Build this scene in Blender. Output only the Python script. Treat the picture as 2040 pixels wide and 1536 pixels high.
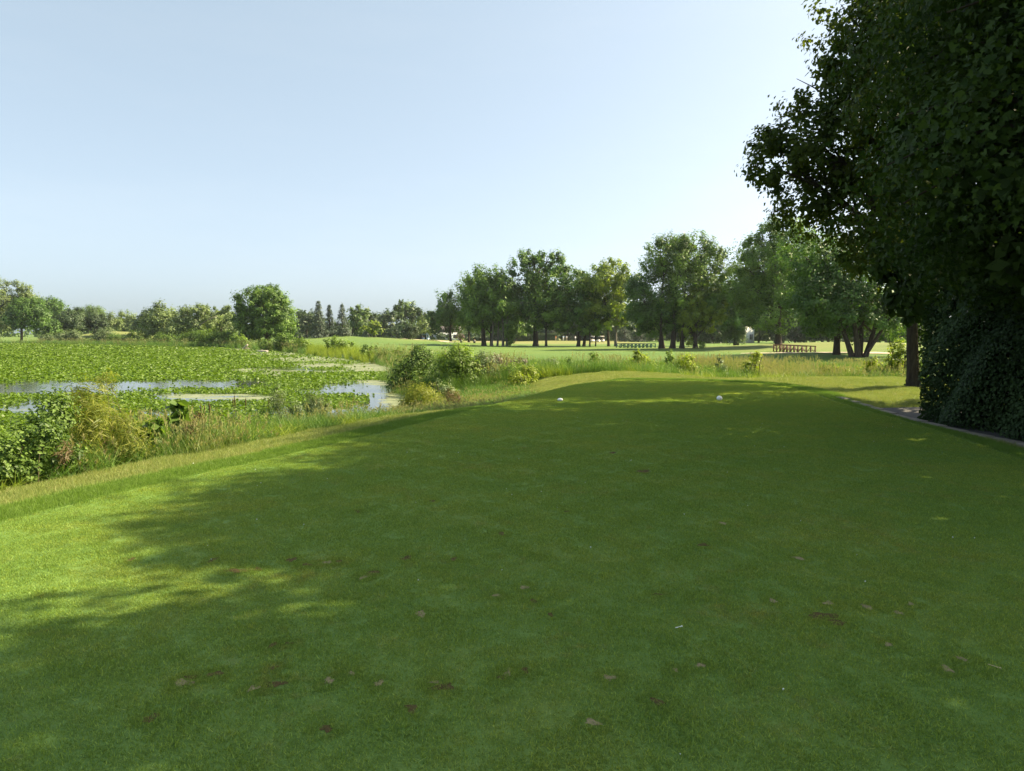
import bpy, bmesh, math, random
import numpy as np
from mathutils import Vector, Matrix
from mathutils.geometry import delaunay_2d_cdt

sc = bpy.context.scene
for o in list(bpy.data.objects):
    bpy.data.objects.remove(o)
COL = sc.collection
R = math.radians
rng = np.random.default_rng(7)

# ------------------------------------------------------------------ camera
F = 1414.0; HZ = 664.0; EYE = 1.65
PITCH = math.atan((768 - HZ) / F)
cam_d = bpy.data.cameras.new('camera'); cam = bpy.data.objects.new('camera', cam_d); COL.objects.link(cam)
cam.location = (0, 0, EYE); cam.rotation_euler = (math.pi / 2 - PITCH, 0, 0)
cam_d.sensor_fit = 'HORIZONTAL'; cam_d.sensor_width = 36
cam_d.lens = 36 * F / 2040
cam_d.clip_start = 0.05; cam_d.clip_end = 6000
sc.camera = cam

# ------------------------------------------------------------------ sky, sun, exposure
SUN_EL = R(42); SUN_AZ = R(14)            # azimuth measured from +X (right) towards +Y (ahead)
SD = Vector((math.cos(SUN_EL) * math.cos(SUN_AZ), math.cos(SUN_EL) * math.sin(SUN_AZ), math.sin(SUN_EL)))
world = bpy.data.worlds.new('World'); sc.world = world; world.use_nodes = True
wn = world.node_tree.nodes; wl = world.node_tree.links
bg = wn['Background']
sky = wn.new('ShaderNodeTexSky'); sky.sky_type = 'NISHITA'; sky.sun_disc = False
sky.sun_elevation = SUN_EL
sky.sun_rotation = math.atan2(SD.x, SD.y)
sky.altitude = 0; sky.air_density = 0.6; sky.dust_density = 3.0; sky.ozone_density = 0.0
bw = wn.new('ShaderNodeRGBToBW'); wl.new(sky.outputs[0], bw.inputs[0])
def wmix(fac, a, b, typ='MIX'):
    m = wn.new('ShaderNodeMix'); m.data_type = 'RGBA'; m.blend_type = typ
    for k, v in ((0, fac), (6, a), (7, b)):
        if isinstance(v, tuple): m.inputs[k].default_value = (*v, 1)
        elif isinstance(v, (int, float)): m.inputs[k].default_value = v
        else: wl.new(v, m.inputs[k])
    return m.outputs[2]
hz_ = wmix(0.42, sky.outputs[0], bw.outputs[0])                    # summer haze: the blue washed half out ...
hz_ = wmix(1.0, hz_, (0.83, 0.83, 0.83), 'MULTIPLY')
tc = wn.new('ShaderNodeTexCoord'); mp_ = wn.new('ShaderNodeMapping'); mp_.inputs['Scale'].default_value = (1.2, 1.2, 7.0); wl.new(tc.outputs['Generated'], mp_.inputs[0])
nz_ = wn.new('ShaderNodeTexNoise'); nz_.inputs['Scale'].default_value = 2.2; nz_.inputs['Detail'].default_value = 7; nz_.inputs['Roughness'].default_value = 0.6; wl.new(mp_.outputs[0], nz_.inputs['Vector'])
rp_ = wn.new('ShaderNodeValToRGB'); rp_.color_ramp.elements[0].position = 0.45; rp_.color_ramp.elements[0].color = (0, 0, 0, 1); rp_.color_ramp.elements[1].position = 0.75; rp_.color_ramp.elements[1].color = (1, 1, 1, 1)
wl.new(nz_.outputs['Fac'], rp_.inputs[0])
veil = wmix(rp_.outputs[0], (1.20, 1.64, 1.84), (1.33, 1.74, 1.90))
wl.new(wmix(1.0, hz_, veil, 'ADD'), bg.inputs[0])       # ... and a pale even veil with faint wisps
bg.inputs[1].default_value = 0.075
sun_d = bpy.data.lights.new('sun', 'SUN'); sun_d.energy = 5.0; sun_d.angle = R(0.53); sun_d.color = (1.0, 0.85, 0.56)
sun = bpy.data.objects.new('sun', sun_d); COL.objects.link(sun)
sun.rotation_euler = (-SD).to_track_quat('-Z', 'Y').to_euler()
sun.location = (60, 30, 60)
vs = sc.view_settings
vs.view_transform = 'Standard'; vs.look = 'None'; vs.gamma = 1.0; vs.exposure = 1.6; vs.use_curve_mapping = False
sc.cycles.max_bounces = 6; sc.cycles.diffuse_bounces = 3; sc.cycles.glossy_bounces = 2
sc.cycles.transmission_bounces = 4; sc.cycles.transparent_max_bounces = 8; sc.cycles.volume_bounces = 0
sc.cycles.caustics_reflective = False; sc.cycles.caustics_refractive = False
sc.cycles.use_denoising = True
sc.cycles.use_adaptive_sampling = True; sc.cycles.adaptive_threshold = 0.008

# ------------------------------------------------------------------ pixel helpers (photo 2040x1536 -> real places)
CP, SP = math.cos(PITCH), math.sin(PITCH)
def PX(x, y, Y):
    u = (x - 1020) / F; v = (768 - y) / F
    t = Y / (CP + v * SP)
    return np.array((u * t, Y, EYE + t * (-SP + v * CP)))
def GP(x, y, z):
    u = (x - 1020) / F; v = (768 - y) / F
    t = (z - EYE) / (-SP + v * CP)
    return np.array((u * t, t * (CP + v * SP), z))
def to_px(x, y, z):
    dz = z - EYE
    f = y * CP - dz * SP; up = y * SP + dz * CP
    return 1020 + F * x / f, 768 - F * up / f

# ------------------------------------------------------------------ object helpers
def tag(o, label=None, cat=None, group=None, kind=None):
    if label: o['label'] = label
    if cat: o['category'] = cat
    if group: o['group'] = group
    if kind: o['kind'] = kind
    return o
def link(name, me, mat=None, parent=None):
    o = bpy.data.objects.new(name, me); COL.objects.link(o)
    if mat is not None and len(me.materials) == 0: me.materials.append(mat)
    if parent is not None: o.parent = parent
    return o
def empty(name, loc, rz=0.0):
    o = bpy.data.objects.new(name, None); COL.objects.link(o)
    o.location = loc; o.rotation_euler = (0, 0, rz); o.empty_display_size = 0.2
    return o
def mesh_np(name, v, loops, starts, totals, tone=None, smooth=False, col=None):
    me = bpy.data.meshes.new(name)
    v = np.asarray(v, dtype=np.float32).reshape(-1, 3)
    me.vertices.add(len(v)); me.vertices.foreach_set('co', v.ravel())
    me.loops.add(len(loops)); me.loops.foreach_set('vertex_index', np.asarray(loops, dtype=np.int32))
    me.polygons.add(len(starts))
    me.polygons.foreach_set('loop_start', np.asarray(starts, dtype=np.int32))
    me.polygons.foreach_set('loop_total', np.asarray(totals, dtype=np.int32))
    if smooth: me.polygons.foreach_set('use_smooth', np.ones(len(starts), dtype=bool))
    me.update(calc_edges=True)
    if tone is not None:
        a = me.attributes.new('tone', 'FLOAT', 'POINT'); a.data.foreach_set('value', np.asarray(tone, dtype=np.float32))
    if col is not None:
        a = me.attributes.new('zone', 'FLOAT_COLOR', 'POINT'); a.data.foreach_set('color', np.asarray(col, dtype=np.float32).ravel())
    return me
class MB:
    """collects polygons for one mesh"""
    def __init__(s): s.v = []; s.f = []; s.m = []; s.cur = 0
    def poly(s, idx): s.f.append(idx); s.m.append(s.cur)
    def add(s, vs, fs):
        b = len(s.v); s.v.extend([tuple(map(float, p)) for p in vs])
        for f in fs: s.poly([b + i for i in f])
    def box(s, c, h, rz=0.0, rx=0.0, ry=0.0):
        M = Matrix.Translation(Vector(c)) @ Matrix.Rotation(rz, 4, 'Z') @ Matrix.Rotation(ry, 4, 'Y') @ Matrix.Rotation(rx, 4, 'X')
        vs = [M @ Vector((sx * h[0], sy * h[1], sz * h[2])) for sx in (-1, 1) for sy in (-1, 1) for sz in (-1, 1)]
        s.add(vs, [(0, 1, 3, 2), (4, 6, 7, 5), (0, 4, 5, 1), (2, 3, 7, 6), (0, 2, 6, 4), (1, 5, 7, 3)])
    def tube(s, pts, rad, n=7, cap=True):
        pts = [Vector(p) for p in pts]; b = len(s.v); k = len(pts)
        for i, p in enumerate(pts):
            d = (pts[min(i + 1, k - 1)] - pts[max(i - 1, 0)]).normalized()
            a = d.cross(Vector((0.31, 0.95, 0.05)))
            if a.length < 1e-3: a = d.cross(Vector((1, 0, 0)))
            a.normalize(); c = d.cross(a)
            for j in range(n):
                t = 2 * math.pi * j / n
                q = p + (a * math.cos(t) + c * math.sin(t)) * rad[i]
                s.v.append((q.x, q.y, q.z))
        for i in range(k - 1):
            for j in range(n):
                j2 = (j + 1) % n
                s.poly([b + i * n + j, b + i * n + j2, b + (i + 1) * n + j2, b + (i + 1) * n + j])
        if cap:
            s.poly([b + j for j in range(n)][::-1]); s.poly([b + (k - 1) * n + j for j in range(n)])
    def lathe(s, prof, c=(0, 0, 0), n=16):
        b = len(s.v)
        for r, z in prof:
            for j in range(n):
                t = 2 * math.pi * j / n
                s.v.append((c[0] + r * math.cos(t), c[1] + r * math.sin(t), c[2] + z))
        for i in range(len(prof) - 1):
            for j in range(n):
                j2 = (j + 1) % n
                s.poly([b + i * n + j, b + i * n + j2, b + (i + 1) * n + j2, b + (i + 1) * n + j])
    def mesh(s, name, smooth=False):
        lens = [len(f) for f in s.f]
        st = np.concatenate([[0], np.cumsum(lens)[:-1]]) if lens else []
        me = mesh_np(name, np.array(s.v), np.array([i for f in s.f for i in f]), st, lens, smooth=smooth)
        return me
    def build(s, name, mat, parent=None, smooth=False):
        me = s.mesh(name, smooth)
        mats = mat if isinstance(mat, (list, tuple)) else [mat]
        for m in mats: me.materials.append(m)
        if len(mats) > 1: me.polygons.foreach_set('material_index', np.array(s.m, dtype=np.int32))
        return link(name, me, None, parent)

# ------------------------------------------------------------------ materials
def new_mat(name):
    m = bpy.data.materials.new(name); m.use_nodes = True
    nt = m.node_tree; nt.nodes.clear()
    out = nt.nodes.new('ShaderNodeOutputMaterial')
    return m, nt, out
def N(nt, typ, **kw):
    n = nt.nodes.new(typ)
    for k, v in kw.items():
        if k in n.inputs: n.inputs[k].default_value = v
        else: setattr(n, k, v)
    return n
def ramp(nt, src, stops):
    r = nt.nodes.new('ShaderNodeValToRGB'); e = r.color_ramp.elements
    while len(e) < len(stops): e.new(0.5)
    for i, (p, c) in enumerate(stops):
        e[i].position = p; e[i].color = (*c, 1)
    nt.links.new(src, r.inputs[0]); return r.outputs[0]
def noise(nt, scale, detail=4, rough=0.55, vec=None, stretch=None):
    n = nt.nodes.new('ShaderNodeTexNoise'); n.inputs['Scale'].default_value = scale
    n.inputs['Detail'].default_value = detail; n.inputs['Roughness'].default_value = rough
    g = vec
    if g is None: g = nt.nodes.new('ShaderNodeNewGeometry').outputs['Position']
    if stretch:
        mp = nt.nodes.new('ShaderNodeMapping'); mp.inputs['Scale'].default_value = stretch
        nt.links.new(g, mp.inputs[0]); g = mp.outputs[0]
    nt.links.new(g, n.inputs['Vector']); return n.outputs['Fac']
def mix(nt, fac, a, b, typ='MIX'):
    m = nt.nodes.new('ShaderNodeMix'); m.data_type = 'RGBA'; m.blend_type = typ
    def setin(i, v):
        if isinstance(v, (tuple, list)): m.inputs[i].default_value = (*v[:3], 1)
        elif isinstance(v, (int, float)): m.inputs[i].default_value = v
        else: nt.links.new(v, m.inputs[i])
    setin(0, fac); setin(6, a); setin(7, b); return m.outputs[2]
def math_n(nt, op, a, b=None, clamp=False):
    m = nt.nodes.new('ShaderNodeMath'); m.operation = op; m.use_clamp = clamp
    for i, v in enumerate((a, b)):
        if v is None: continue
        if isinstance(v, (int, float)): m.inputs[i].default_value = v
        else: nt.links.new(v, m.inputs[i])
    return m.outputs[0]
def finish(nt, out, col, rough=0.6, spec=0.3, bump=None, bstr=0.3, bdist=0.02, trans=0.0, tcol=None, metal=0.0):
    p = nt.nodes.new('ShaderNodeBsdfPrincipled')
    if isinstance(col, tuple): p.inputs['Base Color'].default_value = (*col, 1)
    else: nt.links.new(col, p.inputs['Base Color'])
    if isinstance(rough, (int, float)): p.inputs['Roughness'].default_value = rough
    else: nt.links.new(rough, p.inputs['Roughness'])
    p.inputs['Specular IOR Level'].default_value = spec; p.inputs['Metallic'].default_value = metal
    if bump is not None:
        b = nt.nodes.new('ShaderNodeBump'); b.inputs['Strength'].default_value = bstr; b.inputs['Distance'].default_value = bdist
        nt.links.new(bump, b.inputs['Height']); nt.links.new(b.outputs[0], p.inputs['Normal'])
    sh = p.outputs[0]
    if trans > 0:
        t = nt.nodes.new('ShaderNodeBsdfTranslucent')
        c = tcol if tcol is not None else col
        if isinstance(c, tuple): t.inputs[0].default_value = (*c, 1)
        else: nt.links.new(c, t.inputs[0])
        ms = nt.nodes.new('ShaderNodeMixShader'); ms.inputs[0].default_value = trans
        nt.links.new(sh, ms.inputs[1]); nt.links.new(t.outputs[0], ms.inputs[2]); sh = ms.outputs[0]
    nt.links.new(sh, out.inputs[0])
def simple_mat(name, col, rough=0.6, spec=0.3, var=0.15, scale=8.0, bump=0.0, metal=0.0):
    m, nt, out = new_mat(name)
    f = noise(nt, scale, 5)
    c = mix(nt, f, tuple(x * (1 - var) for x in col), tuple(min(1, x * (1 + var)) for x in col))
    finish(nt, out, c, rough, spec, bump=f if bump > 0 else None, bstr=bump, bdist=0.02, metal=metal)
    return m
def leaf_mat(name, dark, light, trans=0.35, rough=0.5, spec=0.25, tint=None):
    m, nt, out = new_mat(name)
    a = N(nt, 'ShaderNodeAttribute', attribute_name='tone')
    c = ramp(nt, a.outputs['Fac'], [(0.0, dark), (1.0, light)])
    oi = nt.nodes.new('ShaderNodeObjectInfo')
    v = math_n(nt, 'MULTIPLY_ADD', oi.outputs['Random'], 0.24); v.node.inputs[2].default_value = 0.88
    c = mix(nt, 1.0, c, v, 'MULTIPLY')
    tc = mix(nt, 1.0, c, tint or (1.5, 1.6, 0.7), 'MULTIPLY')
    finish(nt, out, c, rough, spec, trans=trans, tcol=tc)
    return m
def bark_mat(name, c1, c2):
    m, nt, out = new_mat(name)
    f = noise(nt, 6.0, 6, 0.65, stretch=(2.2, 2.2, 0.35))
    c = ramp(nt, f, [(0.3, c1), (0.7, c2)])
    finish(nt, out, c, 0.9, 0.1, bump=f, bstr=0.9, bdist=0.06)
    return m

M = {}
# turf of the tee: short bent grass, mottled
TURF_A, TURF_B, TURF_C = (0.140, 0.256, 0.060), (0.176, 0.284, 0.064), (0.236, 0.310, 0.070)
def turf_color(nt):
    n1 = noise(nt, 0.55, 5, 0.6); n2 = noise(nt, 2.6, 5, 0.65); n3 = noise(nt, 11.0, 4, 0.7)
    s = math_n(nt, 'ADD', math_n(nt, 'MULTIPLY', n1, 0.5), math_n(nt, 'ADD', math_n(nt, 'MULTIPLY', n2, 0.3), math_n(nt, 'MULTIPLY', n3, 0.2)))
    c = ramp(nt, s, [(0.32, TURF_A), (0.50, TURF_B), (0.68, TURF_C)])
    worn = math_n(nt, 'ADD', math_n(nt, 'MULTIPLY', noise(nt, 1.1, 6, 0.7, stretch=(1.0, 0.7, 1.0)), 0.6), math_n(nt, 'MULTIPLY', noise(nt, 9.0, 4, 0.7), 0.4))
    return mix(nt, ramp(nt, worn, [(0.54, (0, 0, 0)), (0.66, (0.5, 0.5, 0.5))]), c, (0.250, 0.250, 0.085))
m, nt, out = new_mat('tee_turf')
c = turf_color(nt)
fn = noise(nt, 260.0, 3, 0.7)
fn2 = noise(nt, 70.0, 4, 0.7, stretch=(1.0, 0.6, 1.0))
c = mix(nt, math_n(nt, 'MULTIPLY', fn2, 0.9), c, mix(nt, 1.0, c, (0.55, 0.6, 0.5), 'MULTIPLY'))
finish(nt, out, c, 0.8, 0.15, bump=math_n(nt, 'ADD', fn, fn2), bstr=0.7, bdist=0.012)
M['turf'] = m
m, nt, out = new_mat('turf_blade')
c = turf_color(nt)
oi = nt.nodes.new('ShaderNodeObjectInfo')
a = N(nt, 'ShaderNodeAttribute', attribute_name='tone')
c = mix(nt, 1.0, c, ramp(nt, a.outputs['Fac'], [(0.0, (0.55, 0.62, 0.6)), (0.75, (1.2, 1.15, 1.0)), (1.0, (1.8, 1.5, 1.5))]), 'MULTIPLY')
finish(nt, out, c, 0.55, 0.25, trans=0.42, tcol=mix(nt, 1.0, c, (1.75, 1.4, 0.5), 'MULTIPLY'))
M['turf_blade'] = m
def grass_blade(name, d, l, tip=None, trans=0.35):
    m, nt, out = new_mat(name)
    a = N(nt, 'ShaderNodeAttribute', attribute_name='tone')
    f = noise(nt, 0.7, 4)
    oi = nt.nodes.new('ShaderNodeObjectInfo')
    s = math_n(nt, 'ADD', math_n(nt, 'MULTIPLY', a.outputs['Fac'], 0.55), math_n(nt, 'ADD', math_n(nt, 'MULTIPLY', f, 0.35), math_n(nt, 'MULTIPLY', oi.outputs['Random'], 0.3)))
    st = [(0.2, d), (0.75, l)]
    if tip: st.append((1.0, tip))
    c = ramp(nt, s, st)
    finish(nt, out, c, 0.5, 0.25, trans=trans, tcol=mix(nt, 1.0, c, (1.35, 1.4, 0.7), 'MULTIPLY'))
    return m
M['collar_blade'] = grass_blade('collar_blade', (0.085, 0.155, 0.024), (0.15, 0.24, 0.036))
M['rough_blade'] = grass_blade('rough_blade', (0.13, 0.185, 0.042), (0.23, 0.265, 0.075), (0.33, 0.29, 0.13))
M['bank_blade'] = grass_blade('bank_blade', (0.055, 0.120, 0.022), (0.115, 0.205, 0.036), (0.18, 0.25, 0.05))
M['tan_blade'] = grass_blade('tan_blade', (0.09, 0.14, 0.035), (0.17, 0.21, 0.06), (0.26, 0.24, 0.11))
M['bright_blade'] = grass_blade('bright_blade', (0.11, 0.175, 0.018), (0.23, 0.29, 0.03), (0.30, 0.33, 0.055))
# collar sheet
m, nt, out = new_mat('collar_turf')
c = ramp(nt, noise(nt, 3.0, 5), [(0.35, (0.06, 0.115, 0.016)), (0.65, (0.10, 0.165, 0.024))])
finish(nt, out, c, 0.85, 0.1, bump=noise(nt, 90, 4, 0.7), bstr=0.8, bdist=0.03)
M['collar'] = m
# terrain: zone R mown fairway, G dry tan, B wild bank
m, nt, out = new_mat('terrain_grass')
z = N(nt, 'ShaderNodeAttribute', attribute_name='zone'); sx = nt.nodes.new('ShaderNodeSeparateColor'); nt.links.new(z.outputs['Color'], sx.inputs[0])
n1 = noise(nt, 0.09, 5, 0.6); n2 = noise(nt, 1.3, 5, 0.65); n3 = noise(nt, 14, 4, 0.7)
s = math_n(nt, 'ADD', math_n(nt, 'MULTIPLY', n1, 0.4), math_n(nt, 'ADD', math_n(nt, 'MULTIPLY', n2, 0.35), math_n(nt, 'MULTIPLY', n3, 0.25)))
rough_c = ramp(nt, s, [(0.36, (0.085, 0.130, 0.024)), (0.50, (0.135, 0.175, 0.032)), (0.64, (0.185, 0.200, 0.055))])
wv = N(nt, 'ShaderNodeTexWave', wave_type='BANDS', bands_direction='DIAGONAL'); wv.inputs['Scale'].default_value = 0.055; wv.inputs['Distortion'].default_value = 1.2
wv.inputs['Detail'].default_value = 2
gp = nt.nodes.new('ShaderNodeNewGeometry'); nt.links.new(gp.outputs['Position'], wv.inputs['Vector'])
fair_c = ramp(nt, s, [(0.38, (0.080, 0.138, 0.032)), (0.62, (0.112, 0.170, 0.042))])
fair_c = mix(nt, math_n(nt, 'MULTIPLY', wv.outputs['Fac'], 0.35), fair_c, mix(nt, 1.0, fair_c, (0.8, 0.9, 0.85), 'MULTIPLY'))
dry_c = ramp(nt, s, [(0.38, (0.19, 0.18, 0.062)), (0.62, (0.27, 0.22, 0.10))])
wild_c = ramp(nt, s, [(0.38, (0.035, 0.065, 0.016)), (0.62, (0.065, 0.105, 0.024))])
c = mix(nt, sx.outputs[0], rough_c, fair_c); c = mix(nt, sx.outputs[1], c, dry_c); c = mix(nt, sx.outputs[2], c, wild_c)
finish(nt, out, c, 0.85, 0.12, bump=math_n(nt, 'ADD', n3, noise(nt, 60, 3, 0.7)), bstr=0.6, bdist=0.04)
M['terrain'] = m
# water: still pond with a film of duckweed where the zone says so
m, nt, out = new_mat('pond_water')
z = N(nt, 'ShaderNodeAttribute', attribute_name='zone'); sx = nt.nodes.new('ShaderNodeSeparateColor'); nt.links.new(z.outputs['Color'], sx.inputs[0])
f1 = noise(nt, 0.8, 7, 0.68, stretch=(0.5, 1.3, 1)); f2 = noise(nt, 9, 4, 0.7)
film = math_n(nt, 'ADD', math_n(nt, 'MULTIPLY', f1, 1.6), math_n(nt, 'MULTIPLY', f2, 0.6))
film = math_n(nt, 'ADD', film, math_n(nt, 'MULTIPLY', sx.outputs[0], 0.6))
fm = ramp(nt, math_n(nt, 'MULTIPLY', film, 0.40), [(0.5, (0, 0, 0)), (0.56, (1, 1, 1))])
filmc = ramp(nt, noise(nt, 2.5, 5, 0.7), [(0.35, (0.115, 0.145, 0.060)), (0.65, (0.195, 0.205, 0.105))])
p = nt.nodes.new('ShaderNodeBsdfPrincipled'); p.inputs['Base Color'].default_value = (0.03, 0.035, 0.025, 1); p.inputs['Roughness'].default_value = 0.06; p.inputs['IOR'].default_value = 1.33
b = nt.nodes.new('ShaderNodeBump'); b.inputs['Strength'].default_value = 0.12; b.inputs['Distance'].default_value = 0.02
nt.links.new(noise(nt, 3.2, 5, 0.6, stretch=(0.6, 1.6, 1)), b.inputs['Height']); nt.links.new(b.outputs[0], p.inputs['Normal'])
q = nt.nodes.new('ShaderNodeBsdfPrincipled'); nt.links.new(filmc, q.inputs['Base Color']); q.inputs['Roughness'].default_value = 0.6
ms = nt.nodes.new('ShaderNodeMixShader'); nt.links.new(fm, ms.inputs[0]); nt.links.new(p.outputs[0], ms.inputs[1]); nt.links.new(q.outputs[0], ms.inputs[2])
nt.links.new(ms.outputs[0], out.inputs[0])
M['water'] = m
M['asphalt'] = simple_mat('asphalt', (0.075, 0.072, 0.07), 0.85, 0.2, 0.35, 30, 0.4)
M['kerb'] = simple_mat('kerb_concrete', (0.23, 0.20, 0.165), 0.9, 0.15, 0.25, 9, 0.4)
M['sandpath'] = simple_mat('pale_path', (0.42, 0.36, 0.27), 0.9, 0.1, 0.15, 2, 0.2)
M['bark'] = bark_mat('bark_brown', (0.030, 0.024, 0.018), (0.085, 0.070, 0.055))
M['bark_pale'] = bark_mat('bark_pale', (0.09, 0.08, 0.065), (0.19, 0.17, 0.14))
M['twig'] = bark_mat('twig', (0.05, 0.045, 0.025), (0.11, 0.10, 0.055))
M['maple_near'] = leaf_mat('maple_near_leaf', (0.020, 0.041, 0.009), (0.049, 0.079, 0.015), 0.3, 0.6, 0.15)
M['linden'] = leaf_mat('linden_leaf', (0.026, 0.050, 0.010), (0.075, 0.105, 0.018), 0.45, 0.6, 0.15, (1.9, 1.7, 0.5))
M['maple'] = leaf_mat('maple_leaf', (0.051, 0.100, 0.020), (0.181, 0.287, 0.050), 0.3)
M['maple_dark'] = leaf_mat('maple_dark_leaf', (0.035, 0.073, 0.019), (0.121, 0.213, 0.044), 0.28)
M['maple_gold'] = leaf_mat('maple_yellow_leaf', (0.071, 0.112, 0.017), (0.244, 0.304, 0.043), 0.35)
M['far_leaf'] = leaf_mat('far_leaf', (0.048, 0.081, 0.025), (0.146, 0.217, 0.059), 0.28)
M['far_dark'] = leaf_mat('far_dark_leaf', (0.036, 0.062, 0.029), (0.078, 0.114, 0.048), 0.25)
M['pale_leaf'] = leaf_mat('pale_willow_leaf', (0.079, 0.112, 0.042), (0.219, 0.282, 0.104), 0.3)
M['spruce'] = leaf_mat('spruce_needle', (0.036, 0.060, 0.036), (0.090, 0.120, 0.078), 0.12)
M['spruce_dark'] = leaf_mat('spruce_dark_needle', (0.018, 0.037, 0.023), (0.048, 0.076, 0.046), 0.1)
M['hedge_leaf'] = leaf_mat('hedge_leaf', (0.022, 0.046, 0.015), (0.064, 0.107, 0.035), 0.2, 0.6, 0.15)
M['shrub'] = leaf_mat('shrub_leaf', (0.062, 0.107, 0.019), (0.209, 0.299, 0.052), 0.35)
M['shrub_dark'] = leaf_mat('shrub_dark_leaf', (0.038, 0.075, 0.015), (0.154, 0.234, 0.045), 0.3)
M['shrub_gray'] = leaf_mat('shrub_grey_leaf', (0.066, 0.097, 0.041), (0.191, 0.244, 0.113), 0.3)
M['shrub_gold'] = leaf_mat('shrub_gold_leaf', (0.097, 0.139, 0.015), (0.277, 0.331, 0.037), 0.4)
M['weed_gold'] = leaf_mat('weed_gold_leaf', (0.117, 0.153, 0.020), (0.239, 0.248, 0.043), 0.4)
M['weed_brown'] = leaf_mat('weed_brown_leaf', (0.085, 0.060, 0.028), (0.190, 0.135, 0.060), 0.2)
M['purple_leaf'] = leaf_mat('purple_leaf', (0.10, 0.075, 0.065), (0.19, 0.15, 0.12), 0.2)
M['pad'] = leaf_mat('lily_pad_leaf', (0.038, 0.088, 0.007), (0.137, 0.206, 0.016), 0.3, 0.45, 0.25)
M['soil'] = simple_mat('divot_soil', (0.095, 0.072, 0.030), 0.95, 0.05, 0.5, 60, 0.8)
M['sand'] = simple_mat('divot_sand', (0.26, 0.215, 0.12), 0.95, 0.05, 0.35, 60, 0.8)
M['white_paint'] = simple_mat('white_paint', (0.80, 0.80, 0.78), 0.35, 0.5, 0.04, 20)
M['tee_wood'] = simple_mat('tee_peg_wood', (0.55, 0.42, 0.25), 0.6, 0.3, 0.1, 40)
M['rail_brown'] = simple_mat('rail_brown', (0.12, 0.065, 0.040), 0.7, 0.2, 0.25, 6, 0.2)
M['rail_green'] = simple_mat('rail_green', (0.018, 0.060, 0.045), 0.8, 0.15, 0.15, 6)
M['wood_grey'] = bark_mat('driftwood', (0.30, 0.26, 0.21), (0.52, 0.46, 0.38))
M['wall_pale'] = simple_mat('house_siding', (0.55, 0.60, 0.64), 0.8, 0.2, 0.06, 3)
M['wall_white'] = simple_mat('house_white', (0.72, 0.72, 0.70), 0.8, 0.2, 0.06, 3)
M['roof_grey'] = simple_mat('roof_shingle', (0.10, 0.09, 0.09), 0.9, 0.1, 0.3, 5, 0.2)
M['roof_red'] = simple_mat('roof_red', (0.28, 0.09, 0.06), 0.9, 0.1, 0.3, 5, 0.2)
M['glass_dark'] = simple_mat('window_glass', (0.02, 0.025, 0.03), 0.08, 0.6, 0.1, 2)
M['rubber'] = simple_mat('rubber', (0.02, 0.02, 0.02), 0.8, 0.2, 0.1, 10)
M['cart_cream'] = simple_mat('cart_cream', (0.70, 0.66, 0.58), 0.35, 0.5, 0.05, 6)
M['cart_blue'] = simple_mat('cart_blue', (0.16, 0.25, 0.36), 0.35, 0.5, 0.05, 6)
M['cart_seat'] = simple_mat('cart_seat', (0.40, 0.30, 0.22), 0.6, 0.3, 0.1, 10)
M['metal_dark'] = simple_mat('metal_dark', (0.05, 0.05, 0.05), 0.4, 0.5, 0.1, 10)
M['skin'] = simple_mat('skin', (0.48, 0.30, 0.22), 0.6, 0.3, 0.05, 10)
M['hair'] = simple_mat('hair', (0.05, 0.035, 0.025), 0.7, 0.3, 0.1, 30)
for nm, cc in (('orange', (0.75, 0.33, 0.12)), ('cloth_white', (0.78, 0.78, 0.76)), ('light_blue', (0.42, 0.58, 0.72)), ('tan', (0.45, 0.36, 0.26)), ('grey', (0.25, 0.26, 0.28)), ('navy', (0.04, 0.05, 0.10))):
    M['cl_' + nm] = simple_mat('cloth_' + nm, cc, 0.9, 0.1, 0.08, 15)

# ------------------------------------------------------------------ ground shape
WATER = -1.3
TEE = np.array([(-8.6, -4), (-6.6, 1.0), (-4.48, 6.2), (-3.95, 7.75), (-2.9, 9.76), (-1.6, 13.26), (-0.24, 16.9), (1.16, 20.5), (1.9, 22.6), (2.7, 24.05), (3.5, 24.9), (4.3, 25.3),
                (5.5, 25.3), (6.7, 24.8), (7.5, 24.2), (8.1, 23.4), (8.5, 22.3), (8.6, 21.2), (8.4, 19.8), (8.1, 18.5), (7.65, 15.8), (7.3, 12.1), (6.7, 9.3), (5.9, 4), (5.0, -4)])
LAKE = np.array([(-3.4, 26), (-4.6, 22.5), (-7.5, 19.3), (-9.5, 15), (-11.5, 10), (-14, 4), (-18, -6), (-26, -30), (-420, -30), (-420, 205), (-150, 208), (-110, 184), (-82, 160), (-53, 139),
                 (-42, 122), (-32.5, 107), (-25, 93), (-18.2, 80), (-11, 65), (-8.5, 54), (-7.5, 44), (-6.4, 37.6), (-3.2, 31)])
def smooth_poly(P, it=2):
    for _ in range(it):
        Q = []
        for i in range(len(P)):
            a, b = P[i], P[(i + 1) % len(P)]
            Q += [a * 0.75 + b * 0.25, a * 0.25 + b * 0.75]
        P = np.array(Q)
    return P
TEE = smooth_poly(TEE, 2)
LAKE_S = smooth_poly(LAKE, 1)
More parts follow.
